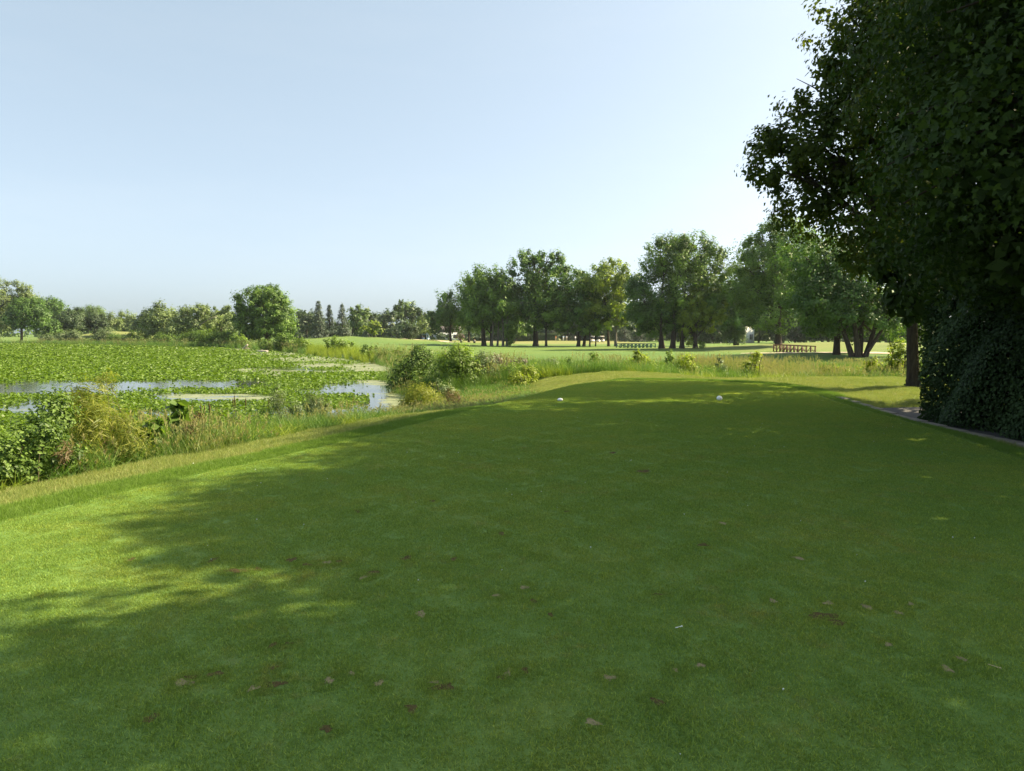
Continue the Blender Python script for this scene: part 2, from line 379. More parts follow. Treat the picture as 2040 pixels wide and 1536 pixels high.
def sdist(P, x, y):
    """signed distance to polygon, negative inside"""
    x = np.asarray(x, float); y = np.asarray(y, float)
    d = np.full(x.shape, 1e9); ins = np.zeros(x.shape, bool)
    n = len(P)
    for i in range(n):
        ax, ay = P[i]; bx, by = P[(i + 1) % n]
        ex, ey = bx - ax, by - ay
        t = np.clip(((x - ax) * ex + (y - ay) * ey) / (ex * ex + ey * ey), 0, 1)
        d = np.minimum(d, (x - ax - t * ex) ** 2 + (y - ay - t * ey) ** 2)
        if ay != by:
            c = ((ay > y) != (by > y)) & (x < (bx - ax) * (y - ay) / (by - ay) + ax)
            ins ^= c
    d = np.sqrt(d)
    return np.where(ins, -d, d)
def sstep(a, b, x):
    t = np.clip((x - a) / (b - a), 0, 1); return t * t * (3 - 2 * t)
def gauss(x, y, cx, cy, sx, sy): return np.exp(-((x - cx) / sx) ** 2 - ((y - cy) / sy) ** 2)
def vnoise(x, y, s, seed=0):
    r = np.sin(x * s * 1.0 + seed) * np.cos(y * s * 1.13 + seed * 2.1) + 0.5 * np.sin(x * s * 2.3 + y * s * 1.7 + seed * 3.3) + 0.35 * np.cos(x * s * 4.1 - y * s * 3.7 + seed)
    return r / 1.85
BY = [-60, 0, 27, 31, 36.5, 45, 56, 70, 110, 160, 240, 400, 900, 3000]
BZ = [-0.15, -0.05, -0.04, -0.08, -1.05, -1.12, -0.92, -0.82, -1.0, -1.08, -1.22, -0.7, -0.4, -0.4]
def crest_shift(x):
    return np.interp(x, [-5, 1, 5.5, 7.5, 9, 16, 30], [-1, 0, 0, -3.5, -4.5, -4.0, -3.5])
def height(x, y, sl=None, st=None):
    x = np.asarray(x, float); y = np.asarray(y, float)
    if sl is None: sl = sdist(LAKE_S, x, y)
    if st is None: st = sdist(TEE, x, y)
    z = np.interp(np.where((y > 10) & (y < 56), y - crest_shift(x) * sstep(15, 24, y) * sstep(60, 40, y), y), BY, BZ)
    z = z - 0.06 * gauss(st, 0, 1.6, 0, 0.9, 1)                       # shallow gutter round the tee
    z = z + 0.10 * gauss(x, y, 11.5, 25, 3.2, 2.2) - 0.16 * sstep(6.5, 9.0, x) * sstep(20, 14, y) + 0.05 * gauss(x, y, 3.0, 29.0, 4, 2.5)
    # distant landforms
    z = z + 1.6 * gauss(x, y, -37, 182, 22, 20) + 1.5 * gauss(x, y, -52, 206, 14, 12) + 0.5 * gauss(x, y, -16, 160, 12, 10) + 0.45 * gauss(x, y, -30, 140, 14, 10) + 0.9 * gauss(x, y, -34, 214, 20, 12)
    z = z + 2.4 * gauss(x, y, -149, 255, 12, 14) + 2.6 * gauss(x, y, -136, 262, 14, 16) + 0.8 * gauss(x, y, -30, 235, 16, 10)
    z = z + 1.15 * gauss(x, y, 54, 118, 20, 14) + 0.7 * gauss(x, y, 34, 66, 16, 7) + 0.45 * gauss(x, y, 14, 78, 14, 9) + 0.9 * gauss(x, y, 70, 100, 18, 12) + 0.45 * gauss(x, y, 15, 238, 9, 7)
    z = z + 0.12 * vnoise(x, y, 0.06, 1.0) * sstep(50, 90, y)
    prof = np.interp(sl, [-8, -3, 0, 1.2, 3, 5.5, 7.5, 10, 40], [-1.6, -0.8, -0.03, 0.16, 0.42, 1.0, 1.26, 1.34, 3.5])
    prof2 = np.interp(sl, [-8, -3, 0, 1.0, 3, 6, 60], [-1.6, -0.8, -0.03, 0.25, 0.42, 0.5, 4])
    k = sstep(33, 42, y)
    z = np.minimum(z, WATER + prof * (1 - k) + prof2 * k)
    z = z + 0.05 * vnoise(x, y, 1.3, 2.0) * sstep(0.4, 2.0, st) * sstep(0, 1, sl)
    z = np.where(st < 0.0, np.minimum(z, -0.03), z)
    return z
def H(x, y): return float(height(np.array([x]), np.array([y]))[0])

ys = np.concatenate([np.arange(-30, 0, 1.5), np.arange(0, 44, 0.33), 44 + np.cumsum(np.geomspace(0.4, 40, 150))])
ys = ys[ys < 2600]
us = np.linspace(-1, 1, 231); us = us * 0.75 + 0.25 * us ** 3 * 1.0
us = us * 2.0
Yg, Ug = np.meshgrid(ys, us, indexing='ij')
Xg = Ug * (np.maximum(Yg, 0) + 9.0)
sl = sdist(LAKE_S, Xg, Yg); st = sdist(TEE, Xg, Yg)
Zg = height(Xg, Yg, sl, st)
nr, nc = Xg.shape
idx = np.arange(nr * nc).reshape(nr, nc)
q = np.stack([idx[:-1, :-1], idx[:-1, 1:], idx[1:, 1:], idx[1:, :-1]], -1).reshape(-1, 4)
px_, py_ = to_px(Xg, np.maximum(Yg, 0.5), Zg)
zone = np.zeros((nr, nc, 4)); zone[..., 3] = 1
fair = sstep(52, 62, Yg) * sstep(4, 7, sl)
zone[..., 0] = fair * (0.75 + 0.25 * sstep(0.2, -0.2, vnoise(Xg, Yg, 0.05, 4)))
dry = 0.9 * gauss(Xg, Yg, 3.0, 28.6, 4.2, 2.4) * sstep(0.3, 1.2, st)
dry = np.maximum(dry, 0.62 * sstep(0.7, 1.1, st) * sstep(2.8, 1.6, st) * (Xg < 3) * (0.65 + 0.5 * vnoise(Xg, Yg, 1.1, 9)))
dry = np.maximum(dry, 0.55 * sstep(165, 200, Yg) * (Xg > -32) * (Xg < 40))
dry = np.maximum(dry, 0.5 * gauss(Xg, Yg, -140, 256, 22, 18))
dry = np.maximum(dry, 0.35 * gauss(Xg, Yg, 52, 112, 26, 18))
zone[..., 1] = np.clip(dry, 0, 1)
wild = sstep(5.2, 4.2, sl) * (Yg < 40) + sstep(4.6, 3.6, sl) * (Yg >= 40)
cs = 32.0 + crest_shift(Xg)
wild = np.maximum(wild, sstep(0.0, 1.2, Yg - cs) * sstep(52, 47, Yg))
zone[..., 2] = np.clip(wild, 0, 1)
me = mesh_np('ground', np.stack([Xg, Yg, Zg], -1).reshape(-1, 3), q.ravel(), np.arange(len(q)) * 4, np.full(len(q), 4), smooth=True, col=zone.reshape(-1, 4))
tag(link('ground', me, M['terrain']), kind='structure')

# pond water
OPEN = [  # (cx, cy, rx, ry) of open water strips in photo pixels, on the pond's surface
    (100, 773, 210, 14), (330, 767, 200, 9), (480, 762, 70, 6), (90, 815, 90, 14), (430, 792, 140, 8), (640, 797, 0, 0),
    (560, 822, 45, 6), (720, 776, 105, 11), (765, 800, 60, 14), (770, 815, 50, 16), (710, 826, 100, 14), (620, 845, 60, 20), (560, 735, 60, 3), (610, 740, 70, 3), (300, 708, 200, 1.0), (330, 823, 60, 5),
    (640, 730, 45, 2.5), (590, 850, 60, 22), (690, 850, 60, 14)]
FILM = [(700, 712, 90, 9), (745, 735, 60, 14), (690, 748, 100, 10), (620, 716, 90, 6), (560, 705, 80, 4), (500, 697, 70, 3.2), (760, 758, 40, 10), (590, 744, 70, 6), (500, 738, 50, 4), (430, 790, 110, 5), (500, 797, 70, 4), (640, 728, 60, 5), (800, 800, 40, 20)]
def ell(px, py, L):
    m = np.zeros(px.shape)
    for cx, cy, rx, ry in L:
        if rx <= 0: continue
        m = np.maximum(m, 1.25 - np.sqrt(((px - cx) / rx) ** 2 + ((py - cy) / ry) ** 2))
    return m
wy = np.concatenate([np.arange(-28, 12, 2.0), np.arange(12, 60, 0.4), 60 + np.cumsum(np.geomspace(0.45, 5, 70))]); wy = wy[wy < 209]
wu = np.linspace(-1, 1, 150)
WY, WU = np.meshgrid(wy, wu, indexing='ij')
xl = np.interp(WY, [-28, 0, 60, 209], [-60, -40, -110, -330]); xr = np.interp(WY, [-28, 0, 24, 36, 60, 110, 160, 209], [-12, -8, -1.5, -1.5, -5, -22, -60, -120])
WX = xl + (xr - xl) * (WU + 1) / 2
wpx, wpy = to_px(WX, np.maximum(WY, 3), WATER)
fm = np.clip(ell(wpx, wpy, FILM) * 1.4, 0, 0.55)
oz = np.clip(ell(wpx, wpy, OPEN) * 2, 0, 1)
zz = np.zeros(WX.shape + (4,)); zz[..., 0] = np.clip(fm + 0.05 - 0.10 * oz, -0.2, 0.6); zz[..., 3] = 1
idx = np.arange(WX.size).reshape(WX.shape)
q = np.stack([idx[:-1, :-1], idx[:-1, 1:], idx[1:, 1:], idx[1:, :-1]], -1).reshape(-1, 4)
me = mesh_np('water', np.stack([WX, WY, np.full(WX.shape, WATER)], -1), q.ravel(), np.arange(len(q)) * 4, np.full(len(q), 4), col=zz.reshape(-1, 4))
tag(link('water', me, M['water']), kind='structure')

# tee sheet
def tee_z(x, y): return 0.012 * vnoise(x, y, 0.45, 3.0)
gx, gy = np.meshgrid(np.arange(-9, 9, 0.45), np.arange(-4, 26, 0.45))
ins = sdist(TEE, gx, gy) < -0.25
pts = [Vector(p) for p in TEE] + [Vector((a, b)) for a, b in zip(gx[ins], gy[ins])]
nb = len(TEE)
vo, eo, fo, *_ = delaunay_2d_cdt(pts, [(i, (i + 1) % nb) for i in range(nb)], [list(range(nb))], 1, 1e-5)
va = np.array([(p.x, p.y) for p in vo])
me = bpy.data.meshes.new('tee_lawn'); me.from_pydata([(p[0], p[1], float(tee_z(p[0], p[1]))) for p in va], [], [list(f) for f in fo]); me.update()
tee_o = tag(link('tee_lawn', me, M['turf']), kind='structure')

def offset_ring(P, d):
    n = len(P); Q = []
    for i in range(n):
        t = P[(i + 1) % n] - P[i - 1]; t /= np.linalg.norm(t)
        nrm = np.array((t[1], -t[0]))
        Q.append(P[i] + nrm * d)
    Q = np.array(Q)
    return Q
sgn = -1 if sdist(TEE, *[np.array([v]) for v in offset_ring(TEE, 0.3)[10]])[0] < 0 else 1
mb = MB(); rings = [TEE] + [offset_ring(TEE, sgn * d) for d in (0.02, 0.2, 0.4, 0.62)]
for k, rg in enumerate(rings):
    hz = height(rg[:, 0], rg[:, 1]) if k > 1 else tee_z(rg[:, 0], rg[:, 1])
    for p, z in zip(rg, hz):
        zz_ = [0, 0, z + 0.022, z + 0.02, z + 0.002][k] if k > 1 else z + [-0.01, 0.006][k]
        mb.v.append((p[0], p[1], zz_))
for k in range(len(rings) - 1):
    for i in range(nb):
        mb.poly([k * nb + i, k * nb + (i + 1) % nb, (k + 1) * nb + (i + 1) % nb, (k + 1) * nb + i])
tag(mb.build('collar_lawn', M['collar'], smooth=True), kind='structure')

# ------------------------------------------------------------------ instanced ground cover (geometry nodes)
def scatter(name, protos, xyz, rz, scl, idx=None, tilt=None):
    n = len(xyz)
    me = bpy.data.meshes.new(name); me.vertices.add(n); me.vertices.foreach_set('co', np.asarray(xyz, np.float32).ravel())
    rot = np.zeros((n, 3), np.float32); rot[:, 2] = rz
    if tilt is not None: rot[:, 0] = tilt[:, 0]; rot[:, 1] = tilt[:, 1]
    a = me.attributes.new('rot', 'FLOAT_VECTOR', 'POINT'); a.data.foreach_set('vector', rot.ravel())
    s3 = np.asarray(scl, np.float32)
    if s3.ndim == 1: s3 = np.repeat(s3[:, None], 3, 1)
    a = me.attributes.new('scl', 'FLOAT_VECTOR', 'POINT'); a.data.foreach_set('vector', s3.ravel().astype(np.float32))
    if idx is None: idx = rng.integers(0, len(protos), n)
    a = me.attributes.new('idx', 'INT', 'POINT'); a.data.foreach_set('value', np.asarray(idx, np.int32))
    o = bpy.data.objects.new(name, me); COL.objects.link(o)
    ng = bpy.data.node_groups.new(name, 'GeometryNodeTree')
    ng.interface.new_socket('Geometry', in_out='INPUT', socket_type='NodeSocketGeometry')
    ng.interface.new_socket('Geometry', in_out='OUTPUT', socket_type='NodeSocketGeometry')
    gi = ng.nodes.new('NodeGroupInput'); go = ng.nodes.new('NodeGroupOutput')
    jn = ng.nodes.new('GeometryNodeJoinGeometry')
    for p in reversed(protos):
        oi = ng.nodes.new('GeometryNodeObjectInfo'); oi.inputs['Object'].default_value = p; oi.inputs['As Instance'].default_value = True
        ng.links.new(oi.outputs['Geometry'], jn.inputs[0])
    ip = ng.nodes.new('GeometryNodeInstanceOnPoints'); ip.inputs['Pick Instance'].default_value = True
    def attr(nm, ty):
        na = ng.nodes.new('GeometryNodeInputNamedAttribute'); na.data_type = ty; na.inputs['Name'].default_value = nm
        return na.outputs['Attribute']
    ng.links.new(gi.outputs[0], ip.inputs['Points']); ng.links.new(jn.outputs[0], ip.inputs['Instance'])
    ng.links.new(attr('idx', 'INT'), ip.inputs['Instance Index'])
    e2r = ng.nodes.new('FunctionNodeEulerToRotation'); ng.links.new(attr('rot', 'FLOAT_VECTOR'), e2r.inputs[0]); ng.links.new(e2r.outputs[0], ip.inputs['Rotation'])
    ng.links.new(attr('scl', 'FLOAT_VECTOR'), ip.inputs['Scale'])
    ng.links.new(ip.outputs[0], go.inputs[0])
    md = o.modifiers.new('scatter', 'NODES'); md.node_group = ng
    return o
def proto(name, me, mat):
    if len(me.materials) == 0: me.materials.append(mat)
    return bpy.data.objects.new(name, me)
def blades(name, n, radius, hmin, hmax, width, lean, segs=1, mat=None, curve=0.4, seed=1, square=False, heads=0):
    r = np.random.default_rng(seed)
    if square: bx = r.uniform(-radius, radius, (n, 2))
    else:
        a = r.uniform(0, 2 * np.pi, n); d = radius * np.sqrt(r.uniform(0, 1, n)); bx = np.stack([d * np.cos(a), d * np.sin(a)], -1)
    h = r.uniform(hmin, hmax, n); az = r.uniform(0, 2 * np.pi, n); ln = np.abs(r.normal(0, lean, n)); fa = r.uniform(0, np.pi, n)
    V = []; L = []; S = []; T = []; tone = []; b = 0; tn = r.uniform(0, 1, n)
    dirx, diry = np.cos(az), np.sin(az); wx, wy_ = np.cos(fa), np.sin(fa)
    for i in range(n):
        prev = None
        for k in range(segs + 1):
            t = k / segs
            out = h[i] * (ln[i] * t + curve * ln[i] * t * t)
            zc = h[i] * t * (1 - 0.25 * ln[i] * t)
            w = width * (1 - t ** 1.5) * 0.5
            cx, cy = bx[i, 0] + dirx[i] * out, bx[i, 1] + diry[i] * out
            if k < segs:
                V += [(cx - wx[i] * w, cy - wy_[i] * w, zc), (cx + wx[i] * w, cy + wy_[i] * w, zc)]; tone += [tn[i]] * 2; cur = (b, b + 1); b += 2
            else:
                V.append((cx, cy, zc)); tone.append(tn[i]); cur = (b,); b += 1
            if prev is not None:
                f = (prev[0], prev[1], cur[1], cur[0]) if len(cur) == 2 else (prev[0], prev[1], cur[0])
                S.append(len(L)); L += f; T.append(len(f))
            prev = cur
        if i < heads:   # seed head
            p = np.array(V[-1]);
            for s_ in range(6):
                q0 = p - np.array((dirx[i] * .02, diry[i] * .02, 0.16)) * (s_ / 6) * h[i]; an = r.uniform(0, 6.28)
                o_ = np.array((np.cos(an), np.sin(an), 0.6)) * 0.028
                V += [tuple(q0), tuple(q0 + o_ + (0, 0, .02)), tuple(q0 + o_ * 0.4 + (0, 0, .05))]; tone += [1.15] * 3
                S.append(len(L)); L += [b, b + 1, b + 2]; T.append(3); b += 3
    return proto(name, mesh_np(name, V, L, S, T, tone=tone), mat)

DIV = [ # divots in the tee: photo pixel x, y, half width px, half height px, kind
    (1282, 939, 18, 3.5, 0), (1640, 1230, 26, 9, 0), (1668, 1243, 20, 6, 0), (1400, 1086, 11, 4, 0), (1590, 1113, 12, 4, 1), (838, 1223, 11, 7, 1), (740, 1142, 12, 6, 0), (725, 1150, 9, 4, 1), (810, 1112, 10, 5, 0),
    (580, 1114, 9, 6, 0), (475, 1135, 22, 6, 0), (512, 1132, 10, 4, 0), (425, 1113, 8, 5, 0), (610, 1124, 9, 4, 0), (545, 1284, 9, 6, 0), (575, 1281, 8, 3, 0), (365, 1360, 16, 9, 1), (385, 1348, 14, 6, 0), (430, 1342, 14, 6, 0),
    (505, 1370, 9, 8, 1), (548, 1362, 18, 8, 0), (655, 1355, 9, 8, 1), (700, 1340, 6, 8, 1), (755, 1360, 8, 7, 1), (882, 1368, 20, 10, 0), (865, 1358, 9, 4, 1), (1012, 1340, 8, 9, 1), (1046, 1335, 7, 8, 0), (1215, 1351, 10, 7, 1),
    (1345, 1337, 7, 4, 1), (1394, 1328, 10, 5, 1), (1651, 1204, 9, 5, 1), (1728, 1212, 11, 5, 1), (1790, 1223, 9, 4, 1), (1815, 1205, 7, 4, 1), (1770, 1287, 10, 4, 1), (1887, 1335, 11, 7, 1), (1917, 1315, 9, 6, 1),
    (1000, 1065, 7, 4, 0), (713, 1018, 6, 4, 0), (1044, 1171, 7, 5, 1), (990, 1187, 8, 4, 1), (1063, 1198, 7, 4, 0), (1440, 1043, 8, 3, 1), (260, 1113, 7, 4, 0), (545, 1330, 8, 4, 0), (904, 1115, 7, 4, 0), (1097, 1225, 6, 4, 0),
    (862, 998, 6, 2.5, 0), (652, 1120, 8, 4, 1), (675, 1118, 7, 4, 0), (1220, 902, 6, 2, 0), (1130, 1020, 5, 2, 0), (1540, 1199, 8, 4, 1), (1310, 1185, 8, 3, 0), (1000, 1350, 9, 6, 0), (820, 1410, 14, 8, 0), (1310, 1400, 14, 8, 0), (300, 1430, 16, 8, 0), (1180, 1440, 14, 8, 1), (650, 1450, 12, 8, 0)]
divw = []
r_ = np.random.default_rng(5)
for i, (x, y, w, h_, kd) in enumerate(DIV):
    c = GP(x, y, 0.0); rx = abs(GP(x + w, y, 0)[0] - c[0]) * 1.0; ry = abs(GP(x, y - h_, 0)[1] - c[1]) * 0.9
    ry = min(ry, rx * 1.8); divw.append((c[0], c[1], rx, ry))
    n = 15; ph = r_.uniform(0, 6.28, 4)
    rim = []
    for j in range(n):
        t = 2 * math.pi * j / n
        k = 1 + 0.28 * math.sin(2 * t + ph[0]) + 0.22 * math.sin(3 * t + ph[1]) + 0.16 * math.sin(5 * t + ph[2]) + r_.uniform(-0.12, 0.12)
        rim.append((c[0] + rx * k * math.cos(t), c[1] + ry * k * math.sin(t)))
    mb = MB()
    zt = lambda a, b: float(tee_z(np.array(a), np.array(b)))
    mb.v = [(c[0], c[1], zt(*c[:2]) + 0.004)] + [((a + c[0]) / 2, (b + c[1]) / 2, zt(a, b) + 0.004 + r_.uniform(-.0012, .003)) for a, b in rim] + [(a, b, zt(a, b) + 0.003) for a, b in rim]
    for j in range(n):
        j2 = (j + 1) % n
        mb.poly([0, 1 + j, 1 + j2]); mb.poly([1 + j, 1 + n + j, 1 + n + j2, 1 + j2])
    mb.build('divot', M['sand'] if kd else M['soil'], tee_o, smooth=True)

def jitter_grid(x0, x1, y0, y1, s, j=0.5, seed=0):
    r = np.random.default_rng(seed)
    gx, gy = np.meshgrid(np.arange(x0, x1, s), np.arange(y0, y1, s))
    gx = gx.ravel() + r.uniform(-j, j, gx.size) * s; gy = gy.ravel() + r.uniform(-j, j, gy.size) * s
    return gx, gy
def in_view(x, y, m=1.25, pad=1.0): return (y > 1.0) & (np.abs(x) < 0.7214 * m * y + pad)

# short turf on the near tee
T = 0.075
tp = [blades('turf_tuft', 135, T, 0.006, 0.020, 0.0042, 0.8, 1, M['turf_blade'], seed=s) for s in (1, 2, 3, 4)]
x, y = jitter_grid(-9, 9, 1.6, 26.0, 0.068, 0.5, 1)
k = in_view(x, y) & (sdist(TEE, x, y) < -0.02)
x, y = x[k], y[k]
def cut_divots(x, y, r=0.06):
    keep = np.ones(x.size, bool)
    for cx, cy, rx, ry in divw:
        keep &= ((x - cx) / (rx + r)) ** 2 + ((y - cy) / (ry + r)) ** 2 > 1
    return keep
k = cut_divots(x, y, 0.035); xa, ya = x[k], y[k]
o = scatter('turf_grass', tp, np.stack([xa, ya, tee_z(xa, ya) - 0.001], -1), rng.uniform(0, 6.28, xa.size), rng.uniform(0.75, 1.2, xa.size) * (1 + 0.28 * vnoise(xa, ya, 6.0, 1) + 0.2 * vnoise(xa, ya, 17.0, 4)))
tag(o, 'short mown grass blades covering the tee', 'grass', kind='stuff')
sp_ = [blades('turf_tuft_small', 26, 0.022, 0.006, 0.016, 0.0035, 0.8, 1, M['turf_blade'], seed=s) for s in (4, 5)]
X2 = []; Y2 = []
for cx, cy, rx, ry in divw:
    if cy > 9: continue
    gx, gy = jitter_grid(cx - rx - 0.2, cx + rx + 0.2, cy - ry - 0.2, cy + ry + 0.2, 0.019, 0.5, int(abs(cx * 1000)) % 1000)
    e = ((gx - cx) / (rx + 0.06)) ** 2 + ((gy - cy) / (ry + 0.06)) ** 2
    inn = ((gx - cx) / rx) ** 2 + ((gy - cy) / ry) ** 2
    kk = (e < 1) & (rng.uniform(0, 1, gx.size) < np.where(inn < 0.7, 0.10, np.where(inn < 1.3, .5, 0.8))); X2.append(gx[kk]); Y2.append(gy[kk])
X2 = np.concatenate(X2); Y2 = np.concatenate(Y2)
o = scatter('divot_edge_grass', sp_, np.stack([X2, Y2, tee_z(X2, Y2) - 0.001], -1), rng.uniform(0, 6.28, X2.size), rng.uniform(0.8, 1.2, X2.size))
tag(o, 'ragged short grass growing round the divots in the tee', 'grass', kind='stuff')
# clover specks
cm = MB(); cm.lathe([(0.0, 0.016), (0.005, 0.013), (0.006, 0.008), (0.003, 0.002)], n=6)
cp_ = proto('clover_head', cm.mesh('clover_head'), M['white_paint'])
x, y = rng.uniform(-6, 8.5, 900), rng.uniform(2.5, 24, 900)
k = in_view(x, y) & (sdist(TEE, x, y) < -0.2) & (vnoise(x, y, 0.6, 5) > -0.1) ; x, y = x[k][:150], y[k][:150]
tag(scatter('clover_flower_specks', [cp_], np.stack([x, y, tee_z(x, y)], -1), x * 0, rng.uniform(0.35, 0.85, x.size)), 'tiny white clover heads dotted over the tee', 'clover', kind='stuff')

# collar and rough grass
cpz = [blades('collar_tuft', 130, 0.12, 0.025, 0.055, 0.005, 0.5, 1, M['collar_blade'], seed=s) for s in (11, 12, 13)]
x, y = jitter_grid(-9, 11, 3.0, 27.5, 0.085, 0.5, 3)
s_ = sdist(TEE, x, y); k = in_view(x, y) & (s_ > 0.0) & (s_ < 0.62); x, y, s_ = x[k], y[k], s_[k]
o = scatter('collar_grass', cpz, np.stack([x, y, height(x, y) + 0.03], -1), rng.uniform(0, 6.28, x.size), rng.uniform(0.8, 1.2, x.size) * np.interp(y, [0, 15, 27], [1, 1, 1.2]))
tag(o, 'band of longer dark green grass edging the tee', 'grass', kind='stuff')
rp = [blades('rough_tuft', 110, 0.16, 0.03, 0.085, 0.006, 0.7, 1, M['rough_blade'], seed=s) for s in (21, 22, 23)]
x, y = jitter_grid(-12, 22, 4.0, 33, 0.15, 0.5, 4)
s_ = sdist(TEE, x, y); l_ = sdist(LAKE_S, x, y)
k = in_view(x, y) & (s_ > 0.55) & (l_ > 3.6) & (y < 31.6 + crest_shift(x)) & ~((x > np.where(y < 15.3, 8.3, 8.5)) & (y < 17.1)); x, y = x[k], y[k]
o = scatter('rough_grass', rp, np.stack([x, y, height(x, y)], -1), rng.uniform(0, 6.28, x.size), rng.uniform(0.7, 1.15, x.size))
tag(o, 'yellowing mown rough sloping away around the tee', 'grass', kind='stuff')

# tall bank grasses
tg = [blades('bank_tuft', 60, 0.16, 0.25, 0.62, 0.011, 0.45, 3, M['bank_blade'], curve=0.9, seed=31),
      blades('bank_tuft_bright', 55, 0.15, 0.22, 0.5, 0.012, 0.5, 3, M['bright_blade'], curve=1.0, seed=32),
      blades('bank_tuft_seed', 45, 0.17, 0.3, 0.75, 0.008, 0.4, 3, M['tan_blade'], curve=0.7, seed=33, heads=18)]
def bank(name, x, y, l_, kinds, hs, label):
    z = height(x, y)
    o = scatter(name, tg, np.stack([x, y, z - 0.02], -1), rng.uniform(0, 6.28, x.size), np.stack([rng.uniform(0.9, 1.4, x.size), rng.uniform(0.9, 1.4, x.size), hs * rng.uniform(0.75, 1.25, x.size)], -1), idx=kinds)
    return tag(o, label, 'tall grass', kind='stuff')
x, y = jitter_grid(-22, 4, 3, 36, 0.24, 0.5, 6); l_ = sdist(LAKE_S, x, y)
dens = np.interp(l_, [-0.9, 0, 3, 4.6, 5.4], [0.15, 0.6, 0.95, 0.9, 0.0])
k = in_view(x, y, 1.3, 2) & (l_ > -0.9) & (l_ < np.interp(y, [22, 27], [5.4, 3.9])) & (rng.uniform(0, 1, x.size) < dens); x, y, l_ = x[k], y[k], l_[k]
kd = np.where(vnoise(x, y, 0.7, 2) + rng.normal(0, .35, x.size) > 0.35, 1, 0); kd = np.where(vnoise(x, y, 0.5, 7) + rng.normal(0, .35, x.size) > 0.8, 2, kd)
kd = np.where((y > 17) & (y < 27) & (rng.uniform(0, 1, x.size) < 0.22), 2, kd)
hs = np.interp(l_, [-1, 0, 2, 4, 5.4], [1.3, 1.2, 1.05, 0.85, 0.4]) * np.interp(y, [5, 12, 17, 20, 26, 34], [1.5, 1.65, 1.05, 0.55, 0.5, 0.9])
bank('bank_grass', x, y, l_, kd, hs, 'tall mixed grasses on the bank between tee and pond')
x, y = jitter_grid(-4, 48, 27, 52, 0.31, 0.5, 8); l_ = sdist(LAKE_S, x, y); cs = 32.2 + crest_shift(x)
k = in_view(x, y, 1.15, 2) & (l_ > 0.3) & (y > cs) & (y < 50) & (sdist(TEE, x, y) > 2.0); x, y, l_ = x[k], y[k], l_[k]
kd = np.where(vnoise(x, y, 0.35, 2) + rng.normal(0, .3, x.size) > 0.12, 1, 0); kd = np.where((vnoise(x, y, 0.3, 7) + rng.normal(0, .3, x.size) > 0.8) | ((x > 11) & (x < 17) & (rng.uniform(0, 1, x.size) < .3)), 2, kd)
bank('ditch_grass', x, y, l_, kd, np.interp(y, [27, 34, 44, 50], [1.05, 1.5, 1.9, 1.1]) * np.interp(x, [0, 10, 14], [1.2, 1.15, .95]), 'tall reeds and grasses filling the ditch beyond the tee')
x, y = jitter_grid(-150, 0, 40, 205, 0.85, 0.5, 9); l_ = sdist(LAKE_S, x, y)
k = (l_ > -0.6) & (l_ < 4.2) & (y > 40); x, y, l_ = x[k], y[k], l_[k]
wpx2, _ = to_px(x, y, height(x, y))
kd = np.where((wpx2 > 610) & (wpx2 < 745), 1, np.where(rng.uniform(0, 1, x.size) < .25, 2, 0))
bank('shore_grass', x, y, l_, kd, 2.0 + 1.1 * ((wpx2 > 610) & (wpx2 < 745)) + 0 * x, 'tall reeds lining the far shore of the pond')

# ------------------------------------------------------------------ lily pads
def pad_mesh(name, seed, cup):
    r = np.random.default_rng(seed); n = 10
    V = [(0, 0, 0)]; L = []; S = []; T = []
    for j in range(n):
        t = 2 * math.pi * (j + 0.35) / (n - 0.3) if seed % 2 else 2 * math.pi * j / n
        k = 0.5 * (1 + r.uniform(-.06, .06)); V.append((k * math.cos(t), k * math.sin(t), cup * (1 + r.uniform(-.6, .6))))
    for j in range(n - 1 if seed % 2 else n):
        S.append(len(L)); L += [0, 1 + j, 1 + (j + 1) % n]; T.append(3)
    tone = [0.3] + [0.55] * n
    return mesh_np(name, V, L, S, T, tone=np.array(tone) + r.uniform(-.2, .3), smooth=True)
pads = [proto('lily_pad', pad_mesh('lily_pad_%d' % s, s, c_), M['pad']) for s, c_ in ((1, 0.06), (2, 0.14), (3, -0.08), (4, 0.2), (5, 0.02))]
PXs = []; 
